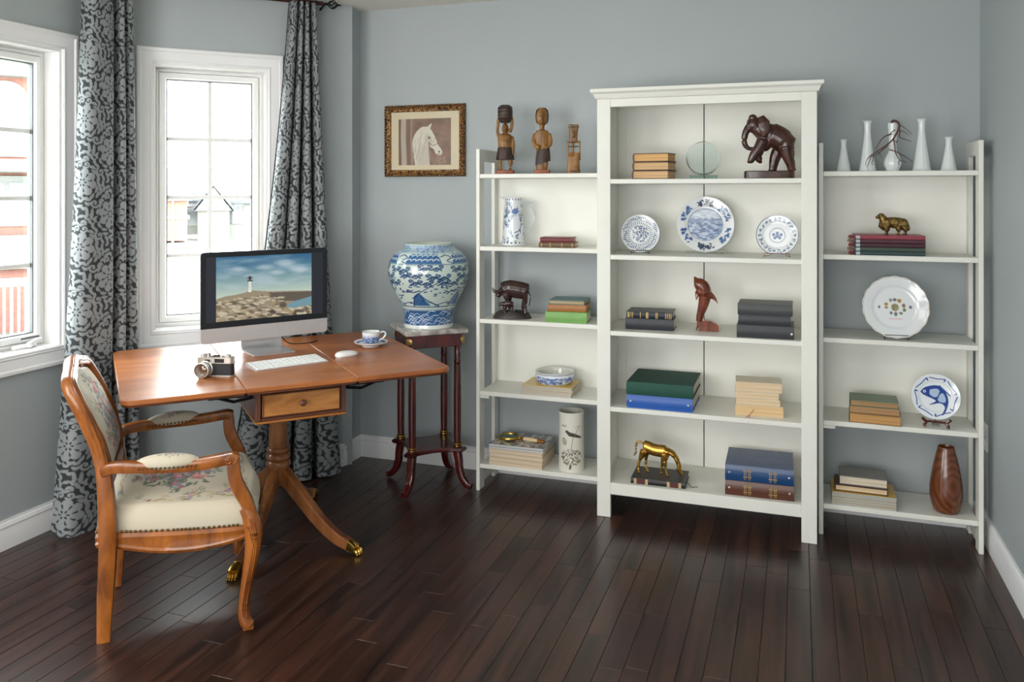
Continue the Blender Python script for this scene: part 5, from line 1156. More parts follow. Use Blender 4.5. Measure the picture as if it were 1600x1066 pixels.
# --- plates with stands on the second shelf
def mk_plate(R, seed, kind):
    c = Canvas(260, 260, (232, 236, 238)); g = random.Random(seed); bl = (70, 94, 132); cx = 130
    if kind == 'onion':
        for i in range(150):
            a = i / 150 * 2 * pi * 3; r = g.uniform(92, 118); c.ell(cx + r * cos(a), cx + r * sin(a), g.uniform(4, 9), 2.6, bl, g.uniform(0, 3), .8)
        for i in range(34): a = i / 34 * 2 * pi; c.line([(cx + 68 * cos(a), cx + 68 * sin(a)), (cx + 84 * cos(a + .06), cx + 84 * sin(a + .06))], 4, bl)
        for i in range(130): a = g.uniform(0, 6.3); r = 56 * math.sqrt(g.random()); c.ell(cx + r * cos(a), cx + r * sin(a), g.uniform(4, 9), 2.6, bl, g.uniform(0, 3), .85)
    elif kind == 'windmill':
        for i, a in enumerate(np.linspace(0, 2 * pi, 6, endpoint=False) - pi / 2):
            for k in range(26):
                b_ = a + g.uniform(-.34, .34); r = g.uniform(94, 118) - abs(b_ - a) * 14; c.ell(cx + r * cos(b_), cx + r * sin(b_), 7, 3.4, (58, 92, 150) if i % 3 else (44, 58, 84), g.uniform(0, 3), .9)
        c.ell(cx, cx, 80, 76, (70, 98, 144)); c.ell(cx, cx, 77, 73, (170, 188, 208))
        for i in range(260):
            x_ = g.uniform(60, 200); y_ = g.uniform(60, 200)
            if math.hypot((x_ - cx) / 76, (y_ - cx) / 72) > .95: continue
            if y_ < 100: c.ell(x_, y_, 12, 3, (214, 222, 230), g.uniform(-.4, .4), .7)
            elif y_ < 122: c.ell(x_, y_, 9, 3.5, (96, 124, 164), 0, .7)
            else: c.ell(x_, y_, 11, 4, [(44, 74, 130), (52, 82, 138), (96, 126, 170), (166, 186, 208)][g.randrange(4)], g.uniform(-.2, .2), .8)
        c.line([(60, 103), (198, 108)], 2, (110, 130, 160))
    elif kind == 'strewn':
        for i in range(100): a = i / 100 * 2 * pi; c.line([(cx + 125 * cos(a), cx + 125 * sin(a)), (cx + 125 * cos(a + .064), cx + 125 * sin(a + .064))], 4, (84, 96, 118))
        for i in range(22):
            a = i / 22 * 2 * pi
            for k in range(7): c.ell(cx + (103 + g.uniform(-9, 9)) * cos(a + g.uniform(-.08, .08)), cx + (103 + g.uniform(-9, 9)) * sin(a + g.uniform(-.08, .08)), 4.5, 2.6, bl, g.uniform(0, 3), .9)
        for i in range(60): a = i / 60 * 2 * pi; c.ell(cx + 46 * cos(a), cx + 46 * sin(a), 3, 2, (110, 130, 160), a)
        for px, py in ((0, -14), (-22, -4), (22, -4), (-14, 16), (14, 16), (0, 4)):
            for k in range(5): a = k * 1.257; c.ell(cx + px + 6 * cos(a), cx + py + 6 * sin(a), 4.6, 4, (62, 96, 156))
    elif kind == 'arms':
        for px, py, w_, h_, col in ((0, 0, 15, 16, (150, 140, 92)), (0, -32, 8, 7, (130, 132, 128)), (-16, -30, 7, 8, (170, 176, 180)), (18, -28, 9, 9, (206, 164, 74)), (-34, -12, 8, 8, (200, 160, 80)), (-34, 2, 7, 5, (176, 150, 96)), (34, -8, 7, 9, (150, 118, 92)), (36, 10, 7, 8, (140, 150, 100)), (-16, 24, 6, 7, (140, 140, 146)), (2, 28, 7, 10, (132, 136, 146)), (22, 24, 8, 6, (150, 152, 118)), (-62, 0, 5, 7, (164, 160, 150)), (60, -2, 6, 7, (122, 116, 108))):
            c.ell(cx + px, cx + py, w_, h_, col, 0, .9)
            for k in range(5): c.line([(cx + px + g.uniform(-w_, w_) * .7, cx + py + g.uniform(-h_, h_) * .7), (cx + px + g.uniform(-w_, w_) * .7, cx + py + g.uniform(-h_, h_) * .7)], 1.8, (96, 88, 74), .8)
        for k in range(14): c.line([(cx - 24 + 3.8 * k, cx + 46 + (k % 2)), (cx - 23 + 3.8 * k, cx + 50)], 2, (222, 160, 170))
        for i in range(90): a = i / 90 * 2 * pi; c.line([(cx + 127 * cos(a), cx + 127 * sin(a)), (cx + 127 * cos(a + .07), cx + 127 * sin(a + .07))], 2.4, (206, 186, 160))
    elif kind == 'fish':
        c.ell(cx, cx, 140, 140, (232, 238, 242)); nb = (28, 66, 148)
        for i in range(7):
            a = i * 2 * pi / 7 + .3; c.line([(cx + 112 * cos(a + s_) * (1 - .09 * sin(pi * (s_ + .36) / .72)) , cx + 112 * sin(a + s_) * (1 - .09 * sin(pi * (s_ + .36) / .72))) for s_ in np.linspace(-.36, .36, 12)], 5, nb); c.ell(cx + 106 * cos(a + .40), cx + 106 * sin(a + .40), 10, 4, nb, a + .4)
        c.poly(catmull([(50, 108), (70, 84), (104, 70), (140, 66), (170, 84), (190, 118), (196, 160), (186, 200), (170, 228), (160, 232), (176, 196), (172, 176), (150, 166), (112, 176), (96, 178), (130, 156), (110, 142), (84, 132), (62, 122)], 5), nb)
        c.poly(catmull([(100, 92), (136, 84), (152, 100), (140, 130), (116, 132), (98, 118)], 5), (176, 200, 226)); c.poly(catmull([(152, 116), (168, 108), (182, 136), (178, 160), (150, 158), (140, 146)], 5), (176, 200, 226))
        c.line(catmull([(160, 80), (146, 120), (130, 152)], 4), 4, nb); c.line([(150, 66), (206, 120)], 6, nb); c.ell(72, 104, 8, 8, (232, 238, 242)); c.ell(72, 104, 3.5, 3.5, nb)
    return c
PROF = [(0, .05), (.60, .05), (.66, .065), (.72, .10), (1, .17)]
def plate(label, x, y, z, R, cv, tilt, rz, group=None, wav=0.0, nw=12, lift=.012):
    """leaning plate: lower rim at lift above the shelf, disc turned upright and leaning back"""
    t = thing('decorative_plate', label, 'plate', (x, y, z + lift), rad(rz), group)
    # disc centre sits R along the leaning axis above the lower rim
    ax = rad(90 - tilt)
    dish('dish', R, PROF, cv, (0, R * sin(rad(tilt)), R * cos(rad(tilt))), (ax, 0, 0), t, wav=wav, nw=nw, nr=80, na=220, thick=.003)
    return t
wire_m = M('black_wire', (40, 38, 38), 0.35, metal=0.7)
def wire_stand(label, x, y, z, w, rz, mat, tilt, R, wr=.0016, h=.016):
    t = thing('plate_stand', label, 'plate stand', (x, y, z), rad(rz), 'plate stands')
    a = w / 2; r0 = .0018
    MB().tube([(-a, -.016, r0), (-a, -.018, h), (a, -.018, h), (a, -.016, r0)], wr, 8).build('front_loop', mat, t)
    for sx in (-a, a):
        hh_ = R * 1.0; zt = .008
        MB().tube([(sx, -.016, r0), (sx, .012, r0 + .001), (sx * .6, .020 + .055, r0), (sx * .5, .027 + zt * 0 + hh_ * sin(rad(tilt)), hh_ * cos(rad(tilt)))], wr, 8).build('prop', mat, t)
    return t
plate('small blue and white plate at the left of the second shelf', -.680, 3.735, CT[1], .0865, mk_plate(.08, 3, 'onion'), 12, 12, 'blue plates on the second shelf', lift=.0045)
wire_stand('black wire stand holding the small left plate', -.680, 3.735, CT[1], .080, 12, wire_m, 12, .0865)
plate('large blue and white plate with a painted scene, middle of the second shelf', -.402, 3.845, CT[1], .127, mk_plate(.12, 4, 'windmill'), 10, 6, 'blue plates on the second shelf', wav=.008, nw=14, lift=.0045)
wire_stand('clear acrylic stand under the large middle plate', -.402, 3.845, CT[1], .17, 6, M('clear_acrylic', (226, 230, 230), 0.1, trans=0.6, ior=1.3), 10, .127, .0022, .012)
plate('blue and white plate with a dark rim at the right of the second shelf', -.088, 3.735, CT[1], .089, mk_plate(.09, 6, 'strewn'), 12, -2, 'blue plates on the second shelf', lift=.0045)
wire_stand('copper wire stand holding the dark-rimmed right plate', -.088, 3.735, CT[1], .105, -2, M('copper_wire', (150, 98, 76), 0.3, metal=0.8), 12, .089)
# --- third shelf
G1 = 'dark books left of the dolphin'
book('plain navy book under the gold-banded one', -.739, 3.690, CT[2], .215, .125, .050, (44, 46, 54), 2, pages=(222, 214, 196), group=G1)
book('navy book with gold spine bands lying on the plain one', -.735, 3.696, CT[2] + .0502, .205, .14, .030, (40, 44, 54), 2, pages=(222, 214, 196), group=G1, bands=((.03, .05), (.07, .075), (.10, .105), (.13, .14), (.30, .31), (.43, .445), (.46, .475), (.64, .65), (.67, .68), (.85, .86), (.89, .9), (.93, .94), (.965, .975)))
dol = wood('polished_red_hardwood', (86, 36, 20), (140, 70, 44), 0.22, (22, 22, 6), coat=0.5, bump=0.04, swirl=1.0)
t = thing('dolphin_figurine', 'polished red wood leaping dolphin figurine on a wooden block', 'figurine', (-.386, 3.765, CT[2]), rad(6))
MB().rings([[(xx, -.022, 0), (xx, .022, 0), (xx, .022, zz_), (xx, -.022, zz_)] for xx, zz_ in ((-.036, .040), (-.010, .048), (.015, .046), (.042, .034), (.050, .022), (.049, .002))]).build('base', dol, t, ang=30)
b = MB(); b.tube(catmull([(-.056, 0, .240), (-.048, 0, .226), (-.036, 0, .212), (-.018, 0, .190), (-.010, 0, .155), (-.018, 0, .110), (-.030, 0, .070), (-.036, 0, .040)], 4), [.0035, .005, .007, .0095, .013, .017, .021, .024, .027, .029, .0305, .0315, .032, .032, .0315, .0305, .029, .027, .0255, .024, .0225, .021, .0195, .018, .017, .016, .015, .014, .013], 14)
b.ball((-.030, 0, .208), (.021, .020, .019)).tube(catmull([(.0, 0, .165), (.02, 0, .155), (.036, 0, .140), (.048, 0, .120)], 3), [(.008, .020), (.007, .018), (.006, .016), (.005, .013), (.0045, .011), (.004, .009), (.003, .007), (.003, .005), (.002, .003), (.002, .002)], 10, up=(0, 0, 1))
for sy in (-1, 1): b.tube([(-.030, sy * .018, .185), (-.044, sy * .028, .165), (-.047, sy * .032, .138)], [(.004, .012), (.004, .011), (.002, .003)], 8, up=(1, 0, 0)); b.tube([(-.036, 0, .045), (-.040, sy * .010, .02), (-.046, sy * .020, .002)], [.008, .006, .003], 8)
sculpt('body', b, .0026, dol, t, 4)
G1 = 'dark books right of the dolphin'
for lb, x_, w_, z_, h_, c_, rz_, d_ in (('bottom black binder book, with a pale stud on its spine', -.250, .232, 0, .054, (52, 54, 58), 1, .17), ('middle charcoal book between the two larger dark ones', -.243, .212, .0542, .043, (50, 52, 58), 1, .15), ('top charcoal book of the dark pile right of the dolphin', -.246, .222, .0974, .046, (62, 64, 66), 0, .165)):
    o_ = book(lb, x_, 3.640, CT[2] + z_, w_, d_, h_, c_, rz_, pages=(206, 202, 190), group=G1)
    if z_ == 0: MB().ball((.222, -.004, .024), (.005, .003, .005), 10, 7).build('stud', MATS['white_plastic'], o_)
# --- fourth shelf
def albumbox(label, x, y, z, w, d, h, col, rz, studs, group, rough=.45, ornaments=None):
    o = thing('album', label, 'album', (x, y, z), rad(rz), group); n = 10; m_ = cov(col, rough)
    MB().rings([[(xx, -.006 * sin(pi * k / n), h * k / n) for k in range(n + 1)] + [(xx, d, h), (xx, d, h - .004), (xx, .012, h - .004), (xx, .012, .004), (xx, d, .004), (xx, d, 0)] for xx in (0, w)]).build('cover', m_, o, ang=40)
    MB().box(.006, .012, .0041, w - .006, d - .006, h - .0041).build('pages', pagem((216, 210, 198)), o, smooth=False)
    if studs:
        for xx in (.018, w - .018): MB().ball((xx, -.0055, h * .52), (.005, .003, .005), 10, 7).build('stud', chrome, o)
    if ornaments:
        for xx in ornaments:
            for k in (-2, -1, 1, 2): MB().box(w * xx + k * .006 - .0008, -.0068, h * .12, w * xx + k * .006 + .0008, -.0035, h * .88).build('gilt_line', gold_m, o, smooth=False)
            MB().box(w * xx - .018, -.0068, h * .30, w * xx + .018, -.0045, h * .33).build('gilt_line', gold_m, o, smooth=False); MB().box(w * xx - .018, -.0068, h * .66, w * xx + .018, -.0045, h * .69).build('gilt_line', gold_m, o, smooth=False)
    return o
G1 = 'albums at the left of the fourth shelf'
albumbox('bright blue album with two pale studs, under the green box album', -.722, 3.636, CT[3], .288, .27, .058, (44, 92, 172), 0, True, G1, .35)
albumbox('dark green cloth album lying on the bright blue one', -.724, 3.638, CT[3] + .0584, .292, .285, .056, (34, 78, 66), 0, False, G1, .7)
G1 = 'pile of cream paperbacks'
for i, (w_, h_, dx, lb) in enumerate(((.197, .046, 0, 'bottom cream book of the pile, with a red bookmark thread'), (.180, .026, .004, 'second cream book from the bottom of the cream pile'), (.178, .028, .001, 'third cream book from the bottom of the cream pile'), (.190, .042, .002, 'top cream book of the pile on the fourth shelf'))):
    zz = CT[3] + (0, .0462, .0724, .1006)[i]
    o_ = book(lb, -.258 + dx, 3.662 + .002 * i, zz, w_, .125, h_, (222, 212, 190), 4, front='fore', pages=(232, 206, 170) if i != 0 else (230, 196, 148), group=G1, paper=True, t=.0015)
    if i == 0:
        th = MB(); th.tube(catmull([(.078, .004, .030), (.074, -.008, .024), (.056, -.016, .006), (.046, -.030, .0015), (.040, -.044, -.004)], 5), .0012, 6).tube(catmull([(.058, -.015, .008), (.060, -.030, .002), (.056, -.046, -.010), (.054, -.05, -.014)], 5), .0012, 6); th.build('bookmark_thread', M('red_thread', (150, 60, 50), 0.7), o_)
# --- bottom shelf
bk_ = book('black book with red spine labels under the brass horse', -.705, 3.640, CT[4], .238, .165, .026, (36, 36, 38), 1, pages=(206, 206, 200), bands=((.06, .11), (.27, .32), (.67, .72), (.88, .93)), band_col=cov((190, 168, 120)))
for a_, b_ in ((.11, .27), (.72, .88)): MB().box(.238 * a_, -.0042, .003, .238 * b_, .001, .023).build('spine_label', cov((88, 44, 44)), bk_, smooth=False)
MB().tube(catmull([(.236, .05, .014), (.250, .045, .006), (.262, .030, .0012), (.276, .036, .0012), (.288, .040, .0012)], 5), .0015, 6).build('bookmark_cord', M('grey_cord', (70, 72, 76), .7), bk_)
t = thing('horse_figurine', 'brass grazing horse figurine standing on the black book', 'figurine', (-.590, 3.715, CT[4] + .0262), rad(1))
s_ = .00052
def hp(x_, y_, yy=0): return ((x_ - 400) * s_, yy, (352 - y_) * s_)
b = MB(); b.tube(catmull([hp(262, 118), hp(290, 122), hp(350, 140), hp(410, 146), hp(450, 145), hp(470, 140)], 4), [(.015, .018)] + [(.022, .027)] * 3 + [(.024, .0275)] * 8 + [(.023, .028)] * 6 + [(.018, .024)] * 3, 14)
b.tube(catmull([hp(450, 140), hp(500, 150), hp(540, 190), hp(562, 240), hp(572, 280)], 4), [(.015, .026)] * 3 + [(.013, .024)] * 4 + [(.011, .020)] * 4 + [(.010, .016)] * 4 + [(.009, .014)] * 2, 12, up=(0, 1, 0))
b.tube([hp(556, 270), hp(575, 305), hp(588, 338)], [(.011, .016), (.010, .013), (.008, .009)], 10, up=(0, 1, 0)).tube([hp(566, 268, -.006), hp(592, 262, -.010)], [.004, .0015], 6).tube([hp(566, 268, .006), hp(590, 260, .010)], [.004, .0015], 6)
for pts, yy in (([(270, 150), (248, 200), (232, 240), (222, 290), (230, 350)], -.014), ([(285, 160), (278, 205), (282, 240), (276, 285), (296, 340)], .014), ([(455, 170), (448, 225), (456, 270), (462, 310), (472, 352)], -.013), ([(440, 175), (428, 230), (418, 275), (412, 310), (412, 345)], .013)):
    b.tube(catmull([hp(x_, y_ + (8 if yy > 0 else 0), yy) for x_, y_ in pts], 4), [.0175 - .0014 * min(i, 8) for i in range(17)], 8); b.ball((hp(*pts[-1])[0] + .002, yy, .004), (.0065, .005, .0045), 8, 6)
b.tube(catmull([hp(262, 100), hp(240, 84), hp(208, 92), hp(196, 130), hp(196, 180), hp(176, 212)], 4), [.004, .0045] + [.005] * 15 + [.004, .004, .003, .002], 8)
sculpt('body', b, .0023, M('antique_gold', (190, 146, 70), 0.26, metal=0.9, var=0.2, scale=40), t, 3)
G1 = 'ring albums on the bottom shelf'
albumbox('brown album with gilt lines under the blue one on the bottom shelf', -.298, 3.640, CT[4], .280, .25, .062, (94, 56, 44), 1, True, G1, .3, (.33, .70))
albumbox('navy blue album with gilt lines on top of the brown one', -.298, 3.642, CT[4] + .0624, .278, .25, .066, (32, 70, 116), 1, True, G1, .25, (.33, .70))
# --- right unit
milk = M('milk_glass', (226, 232, 232), 0.16, coat=0.5, var=0.01)
VP = [('short milk glass vase at the left end of the row', .183, .139, .030, 'flare'), ('tall milk glass vase second from the left, behind the twig', .278, .216, .0345, 'flare'), ('bulbous milk glass vase in the middle holding a twig', .376, .204, .034, 'bulb'), ('tallest tapered milk glass vase, second from the right', .487, .219, .036, 'flare'), ('short milk glass vase at the right end of the row', .588, .141, .0315, 'flare')]
for lb, x_, h_, r_, kd in VP:
    t = thing('milk_glass_vase', lb, 'vase', (x_, 3.835, ST[0]), group='milk glass vases')
    if kd == 'flare': pf = [(0, .0005), (r_ * .96, 0), (r_, h_ * .03), (r_ * .86, h_ * .15), (r_ * .62, h_ * .42), (r_ * .40, h_ * .72), (r_ * .36, h_ * .88), (r_ * .44, h_ * .955), (r_ * .60, h_)]
    else: pf = [(0, .0005), (r_ * .70, 0), (r_ * .78, h_ * .03), (r_ * 1.0, h_ * .14), (r_ * .92, h_ * .25), (r_ * .52, h_ * .42), (r_ * .44, h_ * .55), (r_ * .50, h_ * .75), (r_ * .60, h_ * .97), (r_ * .58, h_)]
    pp = catmull(pf, 6); nf = 48
    R_ = [[(r * (1 + (.035 * cos(12 * a) if .1 < z / h_ < .9 else 0)) * cos(a), r * (1 + (.035 * cos(12 * a) if .1 < z / h_ < .9 else 0)) * sin(a), max(z, 0)) for a in np.linspace(0, 2 * pi, nf + 1)[:-1]] for r, z in [(max(r, .0005), z) for r, z in pp]]
    ri = pp[-1][0]; R_ += [[((ri - .003) * k * cos(a), (ri - .003) * k * sin(a), z) for a in np.linspace(0, 2 * pi, nf + 1)[:-1]] for k, z in ((1, h_), (.8, h_ * .93), (.7, h_ * .75))]
    MB().rings(R_, True, True, False).build('vessel', milk, t, ang=60)
t = thing('dried_twig', 'dry brown branching twig drooping from the middle milk glass vase', 'twig', (.376, 3.835, ST[0])); k_ = .000316
def tp_(x_, y_, d=0): return ((x_ - 725) * k_, d, (765 - y_) * k_)
tw = [([(722, 230, 0), (712, 150, -.004), (722, 92, -.010), (768, 104, -.018), (796, 150, -.028), (780, 220, -.036), (722, 330, -.045), (664, 395, -.05), (540, 490, -.05), (450, 548, -.05), (400, 600, -.05)], .0046, .0012),
      ([(785, 190, -.03), (800, 250, -.04), (790, 310, -.045), (850, 340, -.04), (940, 372, -.03)], .0022, .0007), ([(720, 335, -.045), (735, 440, -.05), (745, 530, -.05), (800, 620, -.045), (880, 650, -.04)], .002, .0007),
      ([(700, 270, -.042), (620, 300, -.045), (560, 360, -.05), (520, 440, -.05), (500, 470, -.05)], .002, .0007), ([(664, 395, -.05), (600, 470, -.055), (520, 540, -.055), (440, 570, -.055)], .0024, .0008),
      ([(664, 480, -.05), (740, 505, -.05), (820, 550, -.045), (900, 600, -.04), (950, 650, -.04)], .0019, .0006), ([(450, 548, -.05), (430, 620, -.05), (400, 700, -.05), (405, 740, -.05)], .0014, .0005), ([(470, 545, -.05), (470, 620, -.055), (450, 660, -.055), (480, 680, -.055)], .0014, .0005),
      ([(800, 150, -.028), (860, 190, -.025), (930, 250, -.02), (940, 280, -.02)], .0012, .0004), ([(800, 220, -.03), (860, 250, -.03), (920, 290, -.025)], .0012, .0004), ([(520, 500, -.05), (560, 550, -.05), (585, 600, -.05)], .0012, .0004), ([(745, 360, -.045), (760, 390, -.045), (775, 350, -.045)], .0012, .0005), ([(800, 620, -.045), (780, 660, -.045), (800, 690, -.045)], .0012, .0005), ([(745, 215, -.035), (690, 255, -.04), (660, 300, -.045)], .0016, .0006), ([(400, 600, -.05), (380, 650, -.05), (385, 700, -.05)], .001, .0004)]
twm = wood('twig_bark', (56, 32, 26), (112, 68, 50), .6, (30, 30, 30)); b = MB()
for pts, ra, rb in tw:
    pp = catmull([tp_(*p) for p in pts], 4); b.tube(pp, [1.3 * (ra + (rb - ra) * i / len(pp)) for i in range(len(pp))], 6, up=(.2, 1, .1))
b.build('branches', twm, t)
G1 = 'stack of ribboned albums under the dog'; zz = ST[1]; cols5 = [(58, 76, 78), (70, 84, 74), (74, 46, 56), (84, 52, 62), (150, 70, 82)]
for i, lb in enumerate(('bottom dark teal album of the five stacked under the brass dog', 'second album from the bottom, olive green, under the brass dog', 'third album from the bottom, dark plum, under the brass dog', 'fourth album from the bottom, wine red, under the brass dog', 'top rose red album directly under the brass dog')):
    o_ = book(lb, .222, 3.742 + .001 * i, zz, .268, .16, .0165, cols5[i], 1, pages=(210, 200, 190), group=G1, bands=((.015, .075),), band_col=cov((168, 180, 186), .25), name='album', cat='album')
    MB().ball((-.012 - .004 * (i % 2), .02, .009), (.013, .011, .008), 10, 7).tube([(0, .02, .009), (-.014, .012, .009), (-.022, .0, .006)], .003, 6).build('ribbon', M('rose_ribbon_%d' % (i % 2), ((140, 66, 74), (150, 120, 104))[i % 2], .5), o_); zz += .0167
t = thing('dog_figurine', 'brass collie dog figurine standing on the stacked albums', 'figurine', (.372, 3.822, zz), rad(4)); s_ = .000498
def dp(x_, y_, yy=0): return ((x_ - 472) * s_, yy, (214 - y_) * s_)
b = MB(); b.tube(catmull([dp(395, 100), dp(415, 118), dp(460, 108), dp(510, 110), dp(560, 120), dp(585, 138)], 4), [(.014, .020)] * 2 + [(.020, .028)] * 5 + [(.019, .022)] * 6 + [(.018, .022)] * 5 + [(.014, .017), (.009, .012), (.005, .006)], 14)
b.ball(dp(412, 120), (.021, .020, .031)).tube([dp(412, 95), dp(392, 62)], [.019, .014], 10).ball(dp(560, 125), (.022, .017, .024)).ball(dp(386, 57), (.015, .0125, .0125)).tube([dp(380, 61), dp(342, 72)], [.0105, .0045], 8)
for sy in (-1, 1): b.tube([dp(392, 50, sy * .007), dp(392, 30, sy * .008)], [.005, .001], 6)
for x_, yy in ((425, -.010), (440, .010), (500, .012), (520, -.012), (572, -.012), (585, .010)):
    if x_ in (500,): continue
    b.tube([dp(x_ - 4, 140, yy), dp(x_, 180, yy), dp(x_ - 2, 208, yy)], [.014, .009, .0065], 8); b.ball((dp(x_ - 6, 208)[0], yy, .004), (.009, .006, .0045), 8, 5)
b.tube(catmull([dp(578, 112), dp(592, 140), dp(596, 165), dp(604, 180)], 3), [.009] * 8 + [.006, .003], 8).tube([dp(470, 130, 0), dp(520, 140, 0), dp(565, 150, 0)], .014, 8)
sculpt('body', b, .0023, M('aged_brass', (132, 108, 62), 0.34, metal=0.8, var=0.7, scale=70, bump=0.7, bscale=180), t, 2)
plate('large cream plate with coats of arms on the right unit', .383, 3.782, ST[2], .128, mk_plate(.128, 8, 'arms'), 12, 4, wav=.018, nw=18, lift=.0045)
wire_stand('grey wire stand under the coats of arms plate', .383, 3.782, ST[2], .090, 4, M('grey_wire', (110, 112, 108), .35, metal=.8), 12, .128, .0018, .020)
G1 = 'old books beside the fish plate'
book('bottom old tan book with page edges, left of the fish plate', .199, 3.738, ST[3], .200, .135, .040, (150, 118, 78), -3, front='fore', pages=(206, 156, 96), group=G1)
o_ = book('middle old tan book, under the green-covered one', .203, 3.744, ST[3] + .0402, .188, .130, .028, (140, 112, 82), -2, front='fore', pages=(182, 142, 100), group=G1, paper=True, t=.0015)
book('top old book with a worn sage green cover, left of the fish plate', .203, 3.742, ST[3] + .0684, .186, .135, .026, (102, 122, 92), -2, front='fore', pages=(178, 140, 100), group=G1)
plate('white plate painted with a blue fish on the right unit', .533, 3.782, ST[3], .091, mk_plate(.09, 9, 'fish'), 14, -4, lift=.030)
t = thing('plate_stand', 'carved dark wooden stand under the fish plate', 'plate stand', (.533, 3.782, ST[3]), rad(-4), 'plate stands')
for sx in (-1, 1):
    MB().tube(catmull([(sx * .040, -.030, .003), (sx * .044, -.028, .012), (sx * .036, -.022, .022), (sx * .046, -.026, .032), (sx * .052, -.028, .040)], 4), [(.005, .006)] * 17, 8).build('foot', mahog, t)
    MB().tube(catmull([(sx * .040, -.020, .022), (sx * .020, 0, .020), (sx * .010, .028, .012), (sx * .008, .045, .004)], 4), .0045, 8).build('arm', mahog, t)
MB().tube([(0, .040, .004), (0, .038, .03), (0, .050, .075)], .004, 8).build('prop', mahog, t)
MB().box(-.04, -.004, .015, .04, .004, .024, .002).build('crossbar', mahog, t)
zz = ST[4]; nm5 = ('lowest', 'second lowest', 'third', 'fourth', 'topmost')
for i in range(5):
    magazine('%s yellow-bordered magazine in the pile on the bottom right shelf' % nm5[i], .133 + g_.uniform(-.002, .002), 3.738 + g_.uniform(0, .002), zz, .248, .175, .0108, g_.uniform(-.6, .6), (206, 166, 62), (186, 186, 180), 'yellow-bordered magazines'); zz += .011
book('brown book with cream page edges on the yellow magazines', .145, 3.752, zz, .205, .135, .026, (74, 44, 36), -1.5, front='spine_left', pages=(232, 206, 166)); zz += .0263
book('grey book on top of the brown one, bottom right shelf', .163, 3.762, zz, .185, .135, .036, (138, 134, 130), -1.5, front='fore', pages=(226, 212, 188), over=.002)
t = thing('wooden_vase', 'turned brown wooden vase with swirling grain', 'vase', (.574, 3.805, ST[4]), rad(0))
def swirl():
    m, nt, b = new_mat('swirl_grain_wood'); tc = nt.nodes.new('ShaderNodeTexCoord'); mp = nt.nodes.new('ShaderNodeMapping'); mp.inputs['Location'].default_value = (-.02, .0, -.085); mp.inputs['Scale'].default_value = (1.2, .25, .75)
    w = nt.nodes.new('ShaderNodeTexWave'); w.wave_type = 'RINGS'; w.rings_direction = 'SPHERICAL'; w.inputs['Scale'].default_value = 16; w.inputs['Distortion'].default_value = 9.0; w.inputs['Detail'].default_value = 3; w.inputs['Detail Scale'].default_value = .6
    r = nt.nodes.new('ShaderNodeValToRGB'); r.color_ramp.elements[0].color = lin((90, 46, 22)); r.color_ramp.elements[1].color = lin((116, 63, 32))
    nt.links.new(tc.outputs['Object'], mp.inputs['Vector']); nt.links.new(mp.outputs['Vector'], w.inputs['Vector']); nt.links.new(w.outputs['Fac'], r.inputs['Fac']); nt.links.new(r.outputs['Color'], b.inputs['Base Color']); b.inputs['Roughness'].default_value = .25; b.inputs['Coat Weight'].default_value = .4
    return m
MB().lathe(catmull([(.040, 0), (.050, .012), (.060, .05), (.0625, .09), (.058, .14), (.047, .20), (.035, .25), (.032, .266)], 5) + [(.030, .269), (.027, .268), (.025, .26), (.028, .20), (.001, .19)], 40).build('vessel', swirl(), t, ang=50)

# ------------------------------------------------------------------ outdoors: pale street seen through the glass
gz = -2.8
gm = M('pale_lawn', (176, 178, 168), .9, var=.08, scale=.3); struct(MB().box(-160, -60, gz - .3, 60, 190, gz).build('ground', gm, None, smooth=False))
struct(MB().prism([(-60, 35), (-20, 75), (-26, 80), (-66, 41)], gz, gz + .02).build('road', M('pale_road', (150, 150, 152), .9), None, smooth=False))
brick_far = M('red_brick', (126, 86, 76), .9, var=.12, scale=3); sid = M('pale_siding', (104, 103, 97), .8, var=.03); roofm = M('grey_shingles', (80, 81, 84), .9, var=.1, scale=2); wfr = M('white_outdoor_trim', (122, 122, 120), .6); wgl = M('house_window_glass', (120, 124, 128), .4)
def hwin(o, x, z, w, h, y=0.0, arch=False):
    f = MB().box(x - .12, y - .08, z - .12, x + w + .12, y - .002, z + h + .12).build('window', wfr, o, smooth=False)
    for i in range(2):
        for k in range(3): MB().box(x + i * w / 2 + .05, y - .10, z + k * h / 3 + .05, x + (i + 1) * w / 2 - .05, y - .081, z + (k + 1) * h / 3 - .05).build('pane', wgl, f, smooth=False)
    if arch: MB().rings([[(x + w / 2 + (w / 2 + .12) * cos(a), yy, z + h + .1 + (w / 2) * sin(a)) for a in np.linspace(0, pi, 13)] for yy in (y - .08, y - .002)]).build('arch', wfr, f)
def gable(o, x0, x1, y0, y1, ze, zr, m=roofm, name='roof', along='x', ov=.4):
    b = MB()
    if along == 'y':
        c_ = (x0 + x1) / 2; b.rings([[(x0 - ov, yy, ze - .15), (c_, yy, zr), (x1 + ov, yy, ze - .15), (x1 + ov, yy, ze - .4), (c_, yy, zr - .25), (x0 - ov, yy, ze - .4)] for yy in (y0 - ov, y1 + ov)])
    else:
        c_ = (y0 + y1) / 2; b.rings([[(xx, y0 - ov, ze - .15), (xx, c_, zr), (xx, y1 + ov, ze - .15), (xx, y1 + ov, ze - .4), (xx, c_, zr - .25), (xx, y0 - ov, ze - .4)] for xx in (x0 - ov, x1 + ov)])
    b.build(name, m, o, smooth=False)
l_, r_ = (-19.93, 16.37, gz), rad(50.6)
H1 = thing('brick_house', 'near red brick house with white windows and porch railing, seen through the left window', 'house', l_, r_)
MB().box(-7, 0, 0, 2.2, 7, 7.4).build('wall', brick_far, H1, smooth=False); MB().box(-7.2, -.5, 7.3, 2.5, 0, 7.8).build('eave', wfr, H1, smooth=False); gable(H1, -7, 2.2, 0, 7, 7.8, 10.4)
